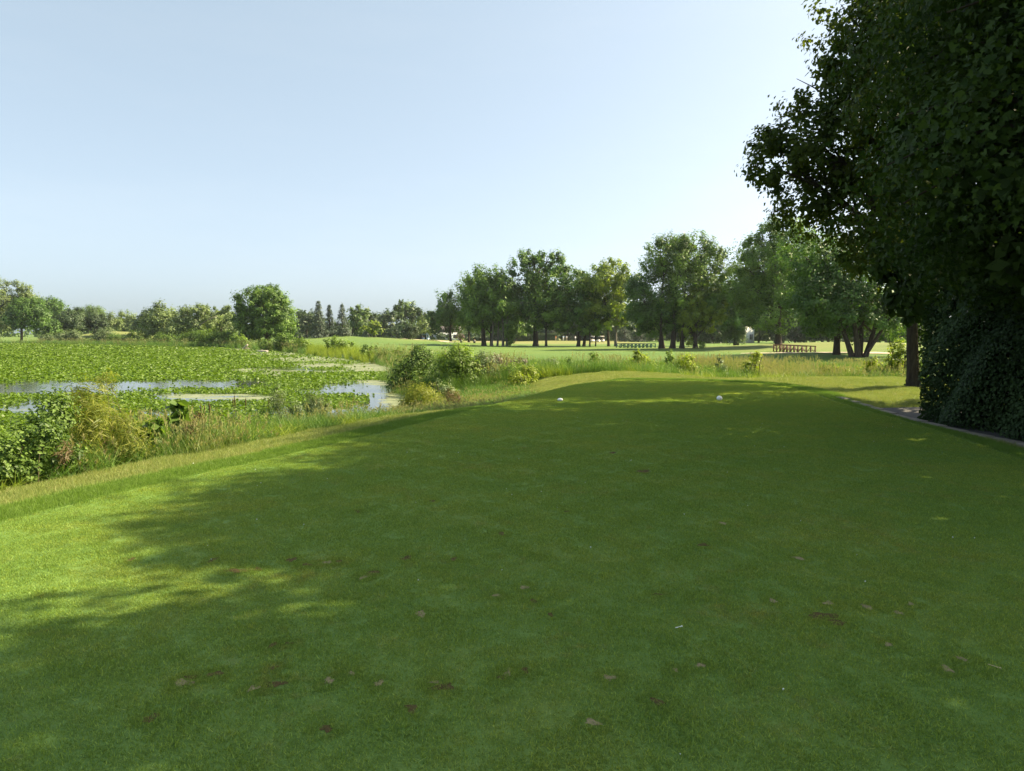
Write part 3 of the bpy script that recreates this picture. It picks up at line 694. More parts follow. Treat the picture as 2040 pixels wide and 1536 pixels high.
for (y0, y1, s0) in ((14, 45, 0.095), (45, 80, 0.145), (80, 130, 0.235), (130, 209, 0.38)):
    gx, gy = jitter_grid(-0.80 * y1, 0, y0, y1, s0, 0.6, int(y0))
    k = (sdist(LAKE_S, gx, gy) < -0.25) & in_view(gx, gy, 1.1, 2)
    gx, gy = gx[k], gy[k]
    u_, v_ = to_px(gx, gy, WATER)
    op = ell(u_, v_, OPEN) + 0.25 * vnoise(gx, gy, 0.8, 3) + 0.22 * vnoise(gx, gy, 2.6, 1) + 0.22 * vnoise(gx, gy, 6.5, 2) + rng.normal(0, .10, gx.size); fl = ell(u_, v_, FILM) + 0.25 * vnoise(gx, gy, 0.7, 6) + 0.25 * vnoise(gx, gy, 2.3, 2) + rng.normal(0, .12, gx.size)
    pr = np.where(op > 0.2, 0.015, 1.0) * np.where(fl > 0.2, 0.13, 1.0) * np.where((u_ > 560) & (v_ < 760), 0.7, 1.0)
    right = sstep(660, 760, u_ + 30 * vnoise(gx, gy, 0.25, 8)); pr = pr * (1 - 0.93 * right)
    pr = np.where((v_ > 742) & (v_ < 758) & (u_ > 560) & (u_ < 770) & (op < 0.2), np.maximum(pr, 0.8), pr)
    pr = np.where((v_ > 790) & (v_ < 806) & (u_ > 600) & (u_ < 735), np.maximum(pr, 0.75), pr)
    k = rng.uniform(0, 1, gx.size) < pr
    gx, gy = gx[k], gy[k]
    sc_ = rng.uniform(0.75, 1.25, gx.size) * (s0 * 1.18)
    up = np.clip(rng.normal(0.045, 0.035, gx.size), 0.01, 0.2)
    PXs.append(np.stack([gx, gy, WATER + up, sc_], -1))
PA = np.concatenate(PXs)
tl = rng.normal(0, 0.5, (len(PA), 2)); tl[PA[:, 2] < WATER + 0.03] *= 0.15
dist = np.hypot(PA[:, 0], PA[:, 1])
u_, v_ = to_px(PA[:, 0], PA[:, 1], PA[:, 2])
vis = (u_ > 5) & (u_ < 800) & (sdist(LAKE_S, PA[:, 0], PA[:, 1]) < -2.0) & (v_ < 835) & (dist > 22)
order = np.argsort(np.where(vis, dist, 1e9))[:300]
rest = np.ones(len(PA), bool); rest[order] = False
prz = rng.uniform(0, 6.28, len(PA)); pid = rng.integers(0, 5, len(PA))
tag(scatter('lily_pads', pads, PA[rest, :3], prz[rest], PA[rest, 3], idx=pid[rest], tilt=tl[rest]), 'carpet of lily pads spread over the pond to the far shore', 'lily pads', kind='stuff')
for i in order:
    o = bpy.data.objects.new('lily_pad', pads[pid[i]].data); COL.objects.link(o)
    o.location = PA[i, :3]; o.rotation_euler = (tl[i, 0], tl[i, 1], prz[i]); o.scale = (PA[i, 3],) * 3
    tag(o, 'single round green lily pad in the nearer part of the pond', 'lily pad', 'lily pads nearest the tee bank')

# ------------------------------------------------------------------ foliage builders
def leaves(pos, out_dir, size, tone, r, aspect=0.62, shape='diamond', up_bias=0.35, flat=0.95):
    """one small folded face set per leaf"""
    n = len(pos)
    nr_ = out_dir * flat + np.array((0, 0, up_bias)) + r.normal(0, 0.38, (n, 3))
    nr_ /= np.linalg.norm(nr_, axis=1, keepdims=True) + 1e-9
    ax = r.normal(0, 1, (n, 3)) + out_dir * 0.5 + np.array((0, 0, -0.35))
    ax -= nr_ * np.sum(ax * nr_, 1, keepdims=True); ax /= np.linalg.norm(ax, axis=1, keepdims=True) + 1e-9
    sd = np.cross(nr_, ax); sz = size[:, None]
    if shape == 'diamond':
        prof = [(0, 0, 0), (aspect * 0.5, 0.45, 0.06), (0, 1, -0.08), (-aspect * 0.5, 0.45, 0.06)]; polys = [[0, 1, 2, 3]]
    elif shape == 'oval':
        prof = [(0, 0, 0), (aspect * 0.42, 0.22, 0.05), (aspect * 0.5, 0.55, 0.06), (0, 1, -0.1), (-aspect * 0.5, 0.55, 0.06), (-aspect * 0.42, 0.22, 0.05)]; polys = [[0, 1, 2, 3], [0, 3, 4, 5]]
    else:  # maple
        hp = [(0.34, 0.0), (0.54, 0.36), (0.17, 0.46), (0.0, 1.0)]
        prof = [(0, 0, 0)] + [(a, b, 0.18 * a) for a, b in hp] + [(-a, b, 0.18 * a) for a, b in hp[:-1]]
        polys = [[0, 1, 2, 3, 4], [0, 4, 7, 6, 5]]
    pf = np.array(prof); k = len(pf)
    V = pos[:, None, :] + sz[:, None, :] * (sd[:, None, :] * pf[None, :, 0:1] + ax[:, None, :] * pf[None, :, 1:2] + nr_[:, None, :] * pf[None, :, 2:3])
    base = np.arange(n) * k
    seq = [i for p in polys for i in p]; lens = [len(p) for p in polys]
    L = (base[:, None] + np.array(seq)[None, :]).ravel()
    tot = np.tile(lens, n); st_ = np.concatenate([[0], np.cumsum(tot)[:-1]])
    return V.reshape(-1, 3), L, st_, tot, np.repeat(tone, k)
def merge(parts):
    V = []; L = []; S = []; T = []; C = []; vb = 0; lb = 0
    for v, l, s, t, c in parts:
        V.append(v); L.append(l + vb); S.append(s + lb); T.append(t); C.append(c); vb += len(v); lb += len(l)
    return [np.concatenate(a) for a in (V, L, S, T, C)]
COVER = 2.1
def crown_mesh(name, lobes, leaf, cover, seed, shape='diamond', aspect=0.62, cl=0.20, spiky=0.5, droop=0.0, inner=0.55, percl=26, tone_sd=0.28):
    """lobes: (cx,cy,cz,rx,ry,rz). Leaves sit in clumps round the lobes."""
    r = np.random.default_rng(seed); P = []; O = []; Tn = []
    for (cx, cy, cz, rx, ry, rz) in lobes:
        rm = (rx * ry * rz) ** (1 / 3); area = 4 * math.pi * rm * rm
        nl = max(60, int(cover * COVER * area / (leaf * leaf * aspect))); ncl = max(6, nl // percl)
        d = r.normal(0, 1, (ncl, 3)); d[:, 2] += 0.18; d /= np.linalg.norm(d, axis=1, keepdims=True)
        rad = r.uniform(inner, 1.0, ncl) ** 0.7 * (1 + 0.10 * r.normal(0, 1, ncl))
        c = np.array((cx, cy, cz)) + d * np.array((rx, ry, rz)) * rad[:, None]
        ct = np.clip(0.5 + tone_sd * r.normal(0, 1, ncl), 0, 1)
        el = d * 0.6 + np.array((0, 0, spiky - droop)); el /= np.linalg.norm(el, axis=1, keepdims=True) + 1e-9
        ci = r.integers(0, ncl, nl)
        cr = cl * rm * r.uniform(0.6, 1.3, ncl)
        cr = np.minimum(cr, leaf * 7)
        off = r.normal(0, 0.42, (nl, 3)) * cr[ci][:, None] * np.array((1, 1, 0.75)) + el[ci] * (r.uniform(-0.7, 1.0, nl) * cr[ci] * (0.6 + abs(spiky - droop)))[:, None]
        oo = off / (np.linalg.norm(off, axis=1, keepdims=True) + 1e-6)
        P.append(c[ci] + off); O.append(oo * 0.75 + d[ci] * 0.5); Tn.append(np.clip(ct[ci] + r.normal(0, 0.14, nl), 0, 1))
    P = np.concatenate(P); O = np.concatenate(O); Tn = np.concatenate(Tn)
    v, l, s, t, c = leaves(P, O, leaf * r.uniform(0.65, 1.3, len(P)), Tn, r, aspect, shape)
    return mesh_np(name, v, l, s, t, tone=c)
def limb(mb, a, b, r0, r1, r, n=7, seg=5, sag=0.08):
    a = np.array(a, float); b = np.array(b, float); L = np.linalg.norm(b - a); pts = []; rad = []
    w = r.normal(0, sag * L, 3)
    for i in range(seg + 1):
        t = i / seg
        pts.append(a + (b - a) * t + w * math.sin(math.pi * t) * 0.5 + np.array((0, 0, 0.10 * L * math.sin(math.pi * t)))); rad.append(r0 + (r1 - r0) * t ** 0.8)
    mb.tube(pts, rad, n)
    return pts
def trunk_mesh(base, lobes, rad, seed, stems=None, fork=0.35, n=9, twigs=2):
    """base at origin; flared trunk, limbs to each lobe, and twigs inside it"""
    r = np.random.default_rng(seed); mb = MB()
    zc = np.mean([l[2] for l in lobes]); zt = max(l[2] for l in lobes); zb = min(l[2] - l[5] for l in lobes)
    fz = max(0.15 * zt, min(zb + 0.15 * (zc - zb), zc * fork * 1.6))
    starts = stems or [((0, 0), None, rad)]
    tops = []
    for (sx_, sy_), tgt, rr in starts:
        lead = tgt if tgt is not None else (np.mean([l[0] for l in lobes]) * 0.4, np.mean([l[1] for l in lobes]) * 0.4)
        top = np.array((lead[0], lead[1], zt * 0.86)); a = np.array((sx_, sy_, -0.25))
        pts = []; rads = []
        for t in (0, .02, .05, .1, .22, .36, .5, .65, .8, 1):
            fl = 1 + 0.7 * math.exp(-t * 45)
            wob = np.array((math.sin(t * 5 + seed), math.cos(t * 4.3 + seed), 0)) * rr * 0.7 * t
            pts.append(a + (top - a) * t + wob); rads.append(rr * 0.78 * fl * (1 - 0.88 * t))
        mb.tube(pts, rads, n); tops.append(pts)
    for (cx, cy, cz, rx, ry, rz) in lobes:
        pts = tops[int(r.integers(0, len(tops)))]
        zs = np.array([p[2] for p in pts]); z0 = min(max(fz, cz - 0.9 * math.hypot(cx, cy) - 0.3 * rz), zs[-2])
        i = int(np.argmin(np.abs(zs - z0))); i = max(1, i)
        w = limb(mb, pts[i], (cx, cy, cz + 0.35 * rz), rad * 0.36 * (1 - 0.6 * i / 9), rad * 0.10, r, 6)
        for _ in range(twigs):
            d = r.normal(0, 1, 3); d /= np.linalg.norm(d)
            limb(mb, w[3], np.array((cx, cy, cz)) + d * np.array((rx, ry, rz)) * 0.85, rad * 0.16, rad * 0.03, r, 5, 4)
    return mb
TREES = []
def px_lobes(lobes, Y, base, seed, dy=0.35, wide=1.0):
    """photo-pixel ellipses -> ellipsoids at depth Y, relative to base; depth stagger gives the crown its third dimension"""
    r = np.random.default_rng(seed); out = []
    for i, (cx, cy, rx, ry) in enumerate(lobes):
        p = PX(cx, cy, Y); k = Y / F
        wx_, wz_ = rx * k * wide, ry * k * (1 + (wide - 1) * .6)
        off = r.uniform(-dy, dy) * max(wx_, 2.0)
        out.append((p[0] - base[0], off, p[2] - base[2], wx_, (wx_ + wz_) * 0.5, wz_))
    return out
def tree(name, label, tx, Y, lobes, mat='maple', leaf=0.4, cover=1.0, rad=0.4, seed=1, bark='bark', cat='tree', group=None, stems=None, spiky=0.5, droop=0.0, cl=0.30, dy=0.35, shape='diamond', aspect=0.62, back=True, wide=1.2, skirt=False, **kw):
    X = (tx - 1020) / F * Y / 1.0027
    base = np.array((X, Y, H(X, Y)))
    lb = px_lobes(lobes, Y, base, seed, dy, wide)
    if back:   # the far side of the crown, so it is as deep as it is wide
        w = max(l[3] for l in lb); mz = np.mean([l[2] for l in lb]); mx = np.mean([l[0] for l in lb])
        lb = lb + [(mx * 0.8, w * 0.9, mz, w * 0.9, w * 0.8, w * 0.8)]
    if skirt:
        w = max(l[3] for l in lb); mx = np.mean([l[0] for l in lb]); zt = max(l[2] + l[5] for l in lb); rs = np.random.default_rng(seed + 3)
        for k in range(4):
            lb = [(mx + w * (-1.0 + .66 * k) * rs.uniform(.6, 1.1), w * rs.uniform(-.5, .6), zt * rs.uniform(.34, .44), w * rs.uniform(.45, .6), w * .55, zt * rs.uniform(.10, .15))] + lb
    root = empty(name, base); tag(root, label, cat, group)
    tm = trunk_mesh(base, lb[:-1] if back else lb, rad, seed, stems)
    tm.build('trunk', M[bark], root, smooth=True)
    link('crown', crown_mesh('crown', lb, leaf, cover, seed + 100, shape=shape, aspect=aspect, cl=cl, spiky=spiky, droop=droop, **{'percl': 85, **kw}), M[mat], root)
    TREES.append(root); return root

# ------------------------------------------------------------------ mid-distance row of big trees
G1 = 'tall trees along the fairway'
tree('maple_tree', 'dark spiky-topped tree standing apart at the low end of the tall tree row', 898, 190, [(888, 612, 15, 26), (878, 642, 20, 20), (902, 640, 18, 26), (892, 592, 9, 16), (880, 622, 16, 18)], 'maple_dark', .5, .9, .45, 11, group=G1, skirt=True, spiky=1.1)
tree('maple_tree', 'tree with a bare dark lower trunk behind the cluster of trunks', 934, 190, [(930, 586, 17, 30), (922, 630, 24, 32), (945, 622, 20, 40), (938, 565, 10, 14)], 'maple', .5, .9, .4, 12, group=G1, skirt=True, spiky=1.0)
tree('maple_tree', 'dark ivy-clad double trunk tree beside the pale straight trunk', 964, 150, [(955, 560, 20, 24), (950, 600, 28, 38), (972, 640, 24, 30), (960, 625, 26, 30), (968, 575, 18, 25)], 'maple', .46, 1.0, .55, 13, group=G1, skirt=True, stems=[((0, 0), (-1.0, 0), .7), ((1.6, .3), (1.0, 0), .45)], spiky=.8)
tree('maple_tree', 'tree with a pale grey straight trunk in the fairway row', 1002, 148, [(985, 562, 22, 26), (1003, 600, 28, 36), (1012, 635, 22, 28), (985, 610, 22, 36), (998, 575, 20, 25)], 'maple', .46, 1.0, .36, 14, bark='bark_pale', group=G1, skirt=True, stems=[((0, 0), (0, 0), .36), ((-2.4, .4), (-1.5, 0), .3), ((-1.2, 1.0), (-.5, 0), .3), ((.8, -.3), (1.2, 0), .4)], spiky=.8)
tree('maple_tree', 'broad dark tree with sky showing through its high split crown', 1067, 149, [(1036, 530, 19, 22), (1060, 515, 20, 13), (1090, 514, 23, 13), (1112, 534, 22, 22), (1050, 560, 24, 28), (1045, 600, 28, 36), (1112, 570, 24, 34), (1060, 630, 22, 30), (1080, 525, 16, 14)], 'maple_dark', .46, .95, .75, 15, group=G1, skirt=True, cl=.3, spiky=.8)
tree('maple_tree', 'lighter green tree on a slim trunk in front of the broad split crown', 1088, 147, [(1085, 572, 27, 24), (1098, 600, 30, 34), (1080, 625, 24, 24), (1110, 630, 20, 30)], 'maple', .46, 1.0, .36, 16, group=G1, skirt=True)
tree('maple_tree', 'tree with a forked leaning trunk between the split crown and the yellowish one', 1152, 146, [(1150, 550, 14, 14), (1144, 582, 27, 32), (1162, 610, 28, 34), (1138, 640, 24, 22), (1172, 572, 16, 24)], 'maple_dark', .46, 1.0, .5, 17, group=G1, skirt=True, stems=[((0, 0), (1.5, 0), .5), ((1.2, .4), (2.6, 0), .42)])
tree('maple_tree', 'yellowish tree with tall bare pale trunk rising into its crown', 1227, 143, [(1225, 540, 24, 17), (1208, 562, 34, 28), (1246, 570, 20, 28), (1240, 610, 24, 34), (1205, 600, 26, 30)], 'maple_gold', .46, .9, .42, 18, bark='bark_pale', group=G1, skirt=True, cl=.3)
tree('maple_tree', 'tree on a dark trunk close beside the tall bare pale trunk', 1213, 146, [(1188, 552, 18, 22), (1190, 590, 25, 30), (1200, 625, 24, 26), (1180, 570, 18, 24)], 'maple', .46, .95, .38, 19, group=G1, skirt=True)
tree('maple_tree', 'slender young tree on two thin trunks near the golf carts', 1175, 145, [(1176, 625, 14, 24), (1186, 645, 14, 22), (1168, 648, 13, 18)], 'maple', .4, .8, .2, 20, group=G1, skirt=True, stems=[((0, 0), (0, 0), .24), ((1.2, .3), (1.4, 0), .2)])
tree('maple_tree', 'tallest full-crowned tree of the fairway row with feathery rounded top', 1340, 118, [(1316, 492, 22, 15), (1345, 484, 25, 15), (1385, 484, 28, 15), (1420, 508, 21, 18), (1308, 530, 22, 22), (1352, 525, 42, 34), (1405, 540, 34, 32), (1370, 585, 44, 38), (1435, 545, 12, 22)], 'maple', .36, 1.05, .6, 21, group=G1, skirt=True, spiky=1.0, stems=[((0, 0), (1.0, 0), .6), ((1.6, .6), (2.5, 0), .42), ((-2.0, .5), (-1.5, 0), .3)])
tree('maple_tree', 'dark low-branched tree tucked under the tallest crown', 1322, 120, [(1288, 590, 32, 42), (1312, 630, 34, 36), (1266, 600, 20, 40), (1280, 645, 24, 22), (1335, 640, 24, 24)], 'maple_dark', .36, 1.0, .42, 22, group=G1, skirt=True)
tree('maple_tree', 'sunlit yellow-green tree at the foot of the tallest crown', 1386, 116, [(1383, 600, 27, 22), (1420, 612, 28, 26), (1384, 640, 24, 26), (1434, 630, 15, 13), (1400, 585, 22, 18), (1372, 665, 14, 18)], 'maple_gold', .34, 1.0, .5, 23, group=G1, skirt=True, stems=[((0, 0), (0, 0), .55), ((-2.0, .3), (-2.2, 0), .42)])
tree('maple_tree', 'dull green tree half hidden between the tallest crown and the high ragged one', 1470, 150, [(1462, 560, 24, 26), (1455, 610, 34, 40), (1485, 600, 28, 40), (1470, 640, 30, 26)], 'maple_dark', .46, .95, .45, 24, group=G1, skirt=True)
tree('maple_tree', 'high ragged tree standing beside the brown footbridge', 1552, 112, [(1530, 468, 26, 20), (1560, 455, 32, 20), (1502, 488, 18, 15), (1490, 520, 14, 16), (1530, 520, 42, 38), (1585, 500, 48, 42), (1560, 580, 58, 46), (1502, 585, 32, 38), (1530, 635, 44, 24), (1492, 548, 16, 20), (1600, 560, 40, 50)], 'maple', .36, 1.0, .65, 25, group=G1, skirt=True, cl=.28)
G2 = 'shade trees beyond the ditch'
tree('maple_tree', 'shade tree with one stout leaning trunk beyond the ditch', 1668, 64, [(1640, 560, 48, 48), (1618, 620, 50, 38), (1682, 600, 56, 48), (1602, 520, 42, 46), (1680, 520, 58, 56), (1650, 650, 55, 18), (1700, 640, 40, 26)], 'maple_dark', .25, .8, .42, 26, group=G2)
tree('maple_tree', 'many-stemmed shade tree with trunks spreading from one base', 1712, 62, [(1735, 600, 56, 40), (1765, 640, 46, 26), (1700, 636, 46, 22), (1795, 610, 38, 38), (1722, 545, 66, 54), (1640, 600, 40, 40)], 'maple_dark', .25, .8, .4, 27, group=G2,
     stems=[((-.5, 0), (-2.6, .5), .34), ((-.15, -.2), (-1.0, -.5), .38), ((.15, .2), (.8, .8), .34), ((.5, 0), (2.6, .3), .32), ((.2, -.25), (4.0, -.8), .24)])
tree('small_tree', 'small leaning tree on the lit slope behind the many-stemmed one', 1778, 80, [(1785, 645, 24, 22), (1800, 660, 18, 20), (1768, 655, 18, 18)], 'maple', .26, .8, .22, 28, group=G2, stems=[((.3, 0), (-.6, 0), .22)])

# ------------------------------------------------------------------ trees behind the fairway and round the pond
GF = 'distant trees behind the fairway'
far = [ # name, label, tx, Y, lobes, mat, rad
 ('far_tree', 'rounded tree directly behind the three spruces', 700, 235, [(716, 622, 16, 14), (722, 640, 22, 20), (706, 640, 14, 20)], 'far_leaf', .4),
 ('far_tree', 'small bright green tree in front of the far tree line', 745, 205, [(745, 648, 13, 11), (738, 654, 12, 9), (754, 655, 9, 8)], 'maple_gold', .25),
 ('far_tree', 'dark narrow tree between the bright small one and the tall dome', 735, 250, [(736, 628, 10, 12), (732, 645, 14, 16)], 'far_dark', .35),
 ('far_tree', 'wide dull tree low in the gap before the tall dome', 765, 270, [(765, 632, 16, 14), (755, 645, 18, 16), (780, 642, 16, 18)], 'far_dark', .4),
 ('far_tree', 'tall domed tree rising above the far tree line', 806, 280, [(805, 612, 18, 11), (797, 628, 18, 16), (816, 626, 16, 18), (805, 642, 22, 16)], 'far_leaf', .5),
 ('far_tree', 'hazy tree between the tall domed one and the dark spiky one', 846, 275, [(846, 622, 14, 11), (840, 640, 18, 18), (856, 640, 14, 18)], 'far_leaf', .4),
 ('far_tree', 'low pale tree standing by the pale house', 838, 225, [(842, 650, 15, 12), (852, 658, 12, 9)], 'pale_leaf', .22),
 ('far_tree', 'dark tree filling the gap behind the round pond tree', 612, 255, [(608, 632, 18, 14), (600, 648, 22, 16), (625, 645, 16, 18)], 'far_dark', .4),
 ('far_tree', 'hazy tree just showing between the round pond tree and the spruces', 590, 290, [(594, 640, 16, 16), (612, 644, 14, 14)], 'far_leaf', .4),
 ('far_tree', 'dark tree behind the long clipped hedge', 1020, 270, [(1020, 630, 22, 24), (1005, 645, 18, 20), (1038, 640, 16, 24)], 'far_dark', .45),
 ('far_tree', 'light green tree seen under the split crown beside the hedge', 1028, 240, [(1022, 648, 14, 18), (1036, 655, 12, 12)], 'maple', .3),
 ('far_tree', 'dull tree behind the golfers and the blue spruce', 1128, 270, [(1130, 635, 20, 26), (1112, 628, 18, 24), (1145, 650, 16, 18)], 'far_dark', .45),
 ('far_tree', 'tree in the shade behind the golf carts', 1185, 265, [(1185, 640, 22, 26), (1165, 645, 18, 20), (1208, 642, 18, 26)], 'far_dark', .45),
 ('far_tree', 'soft green tree behind the green footbridge railing', 1312, 250, [(1306, 655, 14, 16), (1292, 660, 12, 12), (1325, 650, 14, 20)], 'far_leaf', .35),
 ('far_tree', 'dark tree behind the trunks of the tallest crown', 1365, 240, [(1360, 645, 24, 26), (1338, 652, 18, 20), (1385, 648, 18, 22)], 'far_dark', .4),
 ('far_tree', 'blue-shaded tree to the side of the weeping willow', 1420, 200, [(1420, 640, 24, 34), (1405, 655, 18, 26), (1440, 650, 18, 30)], 'far_dark', .45),
 ('far_tree', 'dark tree beside the white house', 1512, 215, [(1515, 645, 22, 24), (1535, 650, 18, 22), (1500, 632, 16, 22)], 'far_dark', .4),
 ('far_tree', 'dark tree behind the brown footbridge', 1585, 200, [(1580, 640, 28, 34), (1605, 650, 24, 28), (1560, 652, 18, 24)], 'far_dark', .45),
 ('far_tree', 'dark tree behind the lit slope and the leaning trunk', 1650, 190, [(1645, 640, 30, 38), (1675, 650, 26, 30), (1625, 655, 18, 24)], 'far_dark', .45),
 ('far_tree', 'dark tree behind the many-stemmed shade tree', 1735, 180, [(1730, 635, 34, 42), (1765, 650, 26, 32), (1705, 650, 22, 28)], 'far_dark', .45),
 ('far_tree', 'dark tree glimpsed between the leaning small tree and the hedge', 1815, 170, [(1810, 635, 34, 46), (1780, 645, 26, 36), (1845, 640, 30, 40)], 'far_dark', .45),
]
for i, (nm, lb, tx, Y, lo, mt, rd) in enumerate(far):
    tree(nm, lb, tx, Y, lo, mt, .9, .85, rd, 40 + i, group=GF, wide=1.5 if tx > 990 else 1.15, percl=45)
GL = 'trees on the far shore of the pond'
shore = [
 ('cottonwood_tree', 'tall thin-topped hazy tree at the very edge beyond the pond', -12, 240, [(-14, 580, 16, 22), (-5, 612, 22, 26), (8, 600, 12, 16), (-20, 640, 26, 24), (10, 640, 18, 20)], 'pale_leaf', .5, .65),
 ('cottonwood_tree', 'tall loose pale tree with sky between its branches beside the shore lawn', 42, 244, [(30, 572, 14, 12), (48, 580, 12, 14), (40, 600, 20, 18), (20, 612, 16, 20), (56, 606, 10, 18), (30, 635, 24, 22)], 'pale_leaf', .45, .6),
 ('oak_tree', 'spreading tree with a stout bare trunk on the shore lawn', 41, 216, [(45, 612, 22, 14), (28, 628, 20, 14), (62, 625, 24, 16), (75, 612, 16, 12), (38, 640, 26, 14), (66, 640, 18, 10)], 'maple_dark', .55, 1.0),
 ('oak_tree', 'rounded high tree right behind the spreading shore tree', 100, 245, [(98, 606, 18, 12), (115, 615, 16, 14), (88, 620, 20, 16), (110, 635, 20, 18), (84, 640, 16, 16)], 'maple_dark', .45, 1.0),
 ('far_tree', 'dark tree partly hidden by pale shrubs on the shore', 95, 228, [(95, 652, 17, 14), (82, 658, 12, 14), (106, 662, 12, 12)], 'maple_dark', .3, 1.0),
 ('far_tree', 'dense dark globe tree on the far shore lawn', 140, 235, [(140, 640, 18, 16), (128, 650, 14, 14), (150, 652, 12, 14), (140, 625, 14, 8)], 'far_dark', .35, 1.0),
 ('far_tree', 'slim dark tree on a thin trunk before the sunlit mound', 161, 240, [(160, 640, 12, 14), (155, 625, 12, 10), (166, 650, 8, 9)], 'far_dark', .2, 1.0),
 ('far_tree', 'hazy green tree furthest back over the globe tree', 175, 330, [(175, 624, 20, 11), (165, 636, 20, 12), (188, 636, 14, 12)], 'far_leaf', .4, .9),
 ('far_tree', 'dark upright egg-shaped tree beside the sunlit mound', 191, 243, [(191, 636, 12, 18), (186, 650, 12, 14), (198, 650, 10, 14)], 'far_dark', .28, 1.1),
 ('far_tree', 'pale bushy tree behind the egg-shaped dark one', 215, 275, [(216, 638, 12, 13), (206, 650, 14, 12), (226, 650, 12, 12)], 'pale_leaf', .3, .9),
 ('far_tree', 'pale round tree with a lighter low skirt in the far gap', 248, 290, [(252, 634, 14, 11), (240, 648, 14, 12), (262, 646, 12, 12), (250, 658, 12, 7)], 'pale_leaf', .3, .9),
 ('far_tree', 'small dark tree in the shade beside the grey willows', 283, 250, [(284, 646, 12, 18), (272, 652, 10, 12), (292, 630, 10, 14)], 'far_dark', .3, 1.0),
 ('willow_tree', 'grey-green bushy willow at the bend of the shore', 322, 185, [(318, 624, 18, 16), (332, 640, 22, 20), (306, 645, 20, 20), (320, 660, 26, 16)], 'pale_leaf', .4, .8),
 ('willow_tree', 'grey-green willow with a long diagonal bare limb', 365, 178, [(360, 634, 16, 16), (385, 625, 18, 14), (402, 622, 16, 13), (380, 648, 24, 18), (420, 640, 14, 16), (350, 658, 20, 16)], 'pale_leaf', .4, .75),
 ('willow_tree', 'grey-green willow just beside the big round tree', 440, 185, [(438, 628, 14, 14), (452, 622, 11, 12), (430, 648, 20, 18), (455, 650, 18, 20)], 'pale_leaf', .35, .8),
]
for i, (nm, lb, tx, Y, lo, mt, rd, cv) in enumerate(shore):
    o = tree(nm, lb, tx, Y, lo, mt, .5, cv * 1.2, rd, 80 + i, group=GL, cl=.32, wide=1.2, percl=50)
    if 'diagonal' in lb:
        mb = MB(); a = PX(362, 684, 176) - np.array(o.location); b_ = PX(432, 630, 176) - np.array(o.location)
        limb(mb, a, b_, .26, .09, np.random.default_rng(3), 7, 6, 0.02); mb.build('branch', M['bark_pale'], o, smooth=True)
tree('round_tree', 'big full round tree standing at the pond edge', 530, 150, [(525, 592, 34, 24), (500, 605, 26, 26), (550, 600, 26, 26), (520, 630, 46, 30), (555, 635, 34, 30), (495, 645, 30, 26), (535, 660, 46, 20), (570, 655, 22, 18), (478, 615, 8, 10)], 'maple', .38, 1.2, .6, 120, cl=.26, spiky=.3, wide=1.06, percl=70)

# spruces
def spruce(label, tx, Y, top, half, mat='spruce', seed=1, group='spruces behind the green', low=0.06):
    r = np.random.default_rng(seed)
    X = (tx - 1020) / F * Y; base = np.array((X, Y, H(X, Y))); hgt = PX(tx, top, Y)[2] - base[2]; wr = half * Y / F
    root = empty('spruce_tree', base); tag(root, label, 'tree', group)
    mb = MB(); mb.tube([(0, 0, -.2), (0, 0, hgt * .5), (0, 0, hgt * .97)], [hgt * .022, hgt * .014, .02], 7)
    P = []; O = []; Tn = []; nw = int(hgt * 2.6)
    for w in range(nw):
        t = low + (0.98 - low) * (w + r.uniform(-.3, .3)) / nw; t = min(max(t, low), .985)
        rad = wr * (1 - t) ** 0.85 * r.uniform(.82, 1.12) + 0.08; nb_ = int(7 + 5 * (1 - t))
        for b_ in range(nb_):
            a = r.uniform(0, 6.28); rl = rad * r.uniform(.75, 1.1); d = np.array((math.cos(a), math.sin(a), 0))
            if rl > .5: mb.tube([(0, 0, hgt * t), tuple(d * rl * .9 + np.array((0, 0, hgt * t - .2 * rl)))], [.03, .012], 4, cap=False)
            m_ = int(6 + 16 * rl / wr); s_ = r.uniform(.25, 1.0, m_) ** .8
            p = d[None] * (rl * s_)[:, None]; p[:, 2] = hgt * t - .28 * rl * s_ ** 1.4 + .12 * rl * s_ ** 3; p += r.normal(0, .11, (m_, 3))
            P.append(p); O.append(np.repeat((d * .7 + np.array((0, 0, .3)))[None], m_, 0)); Tn.append(np.clip(r.uniform(.2, .8) + r.normal(0, .15, m_), 0, 1))
    P = np.concatenate(P); O = np.concatenate(O); Tn = np.concatenate(Tn)
    mb.build('trunk', M['bark'], root)
    v, l, s, t, c = leaves(P, O, r.uniform(.35, .65, len(P)) * max(.7, hgt / 11), Tn, r, .35)
    link('crown', mesh_np('crown', v, l, s, t, tone=c), M[mat], root)
spruce('grey-green spruce with slender top, first of the three behind the green', 636, 200, 597, 24, 'spruce', 201)
spruce('dark fuller spruce in the middle of the three behind the green', 658, 214, 605, 20, 'spruce_dark', 202)
spruce('slender-topped spruce, last of the three behind the green', 683, 203, 603, 20, 'spruce', 203)
GS = 'dark spruces behind the fairway'
for i, (lb, tx, Y, tp_, hf) in enumerate([('blue-shaded spruce right behind the golfers', 1098, 255, 632, 22), ('dark broad spruce behind the golfers beside the forked trunk', 1132, 258, 640, 20),
        ('dark spruce behind the pale bare trunk', 1243, 240, 640, 26), ('wide dark spruce behind the green railing', 1272, 236, 646, 28), ('dark spruce half hidden by the trunks of the tallest tree', 1395, 225, 640, 26), ('dark small spruce behind the two golf carts', 1195, 262, 648, 20)]):
    spruce(lb, tx, Y, tp_, hf, 'spruce_dark', 210 + i, GS, 0.03)

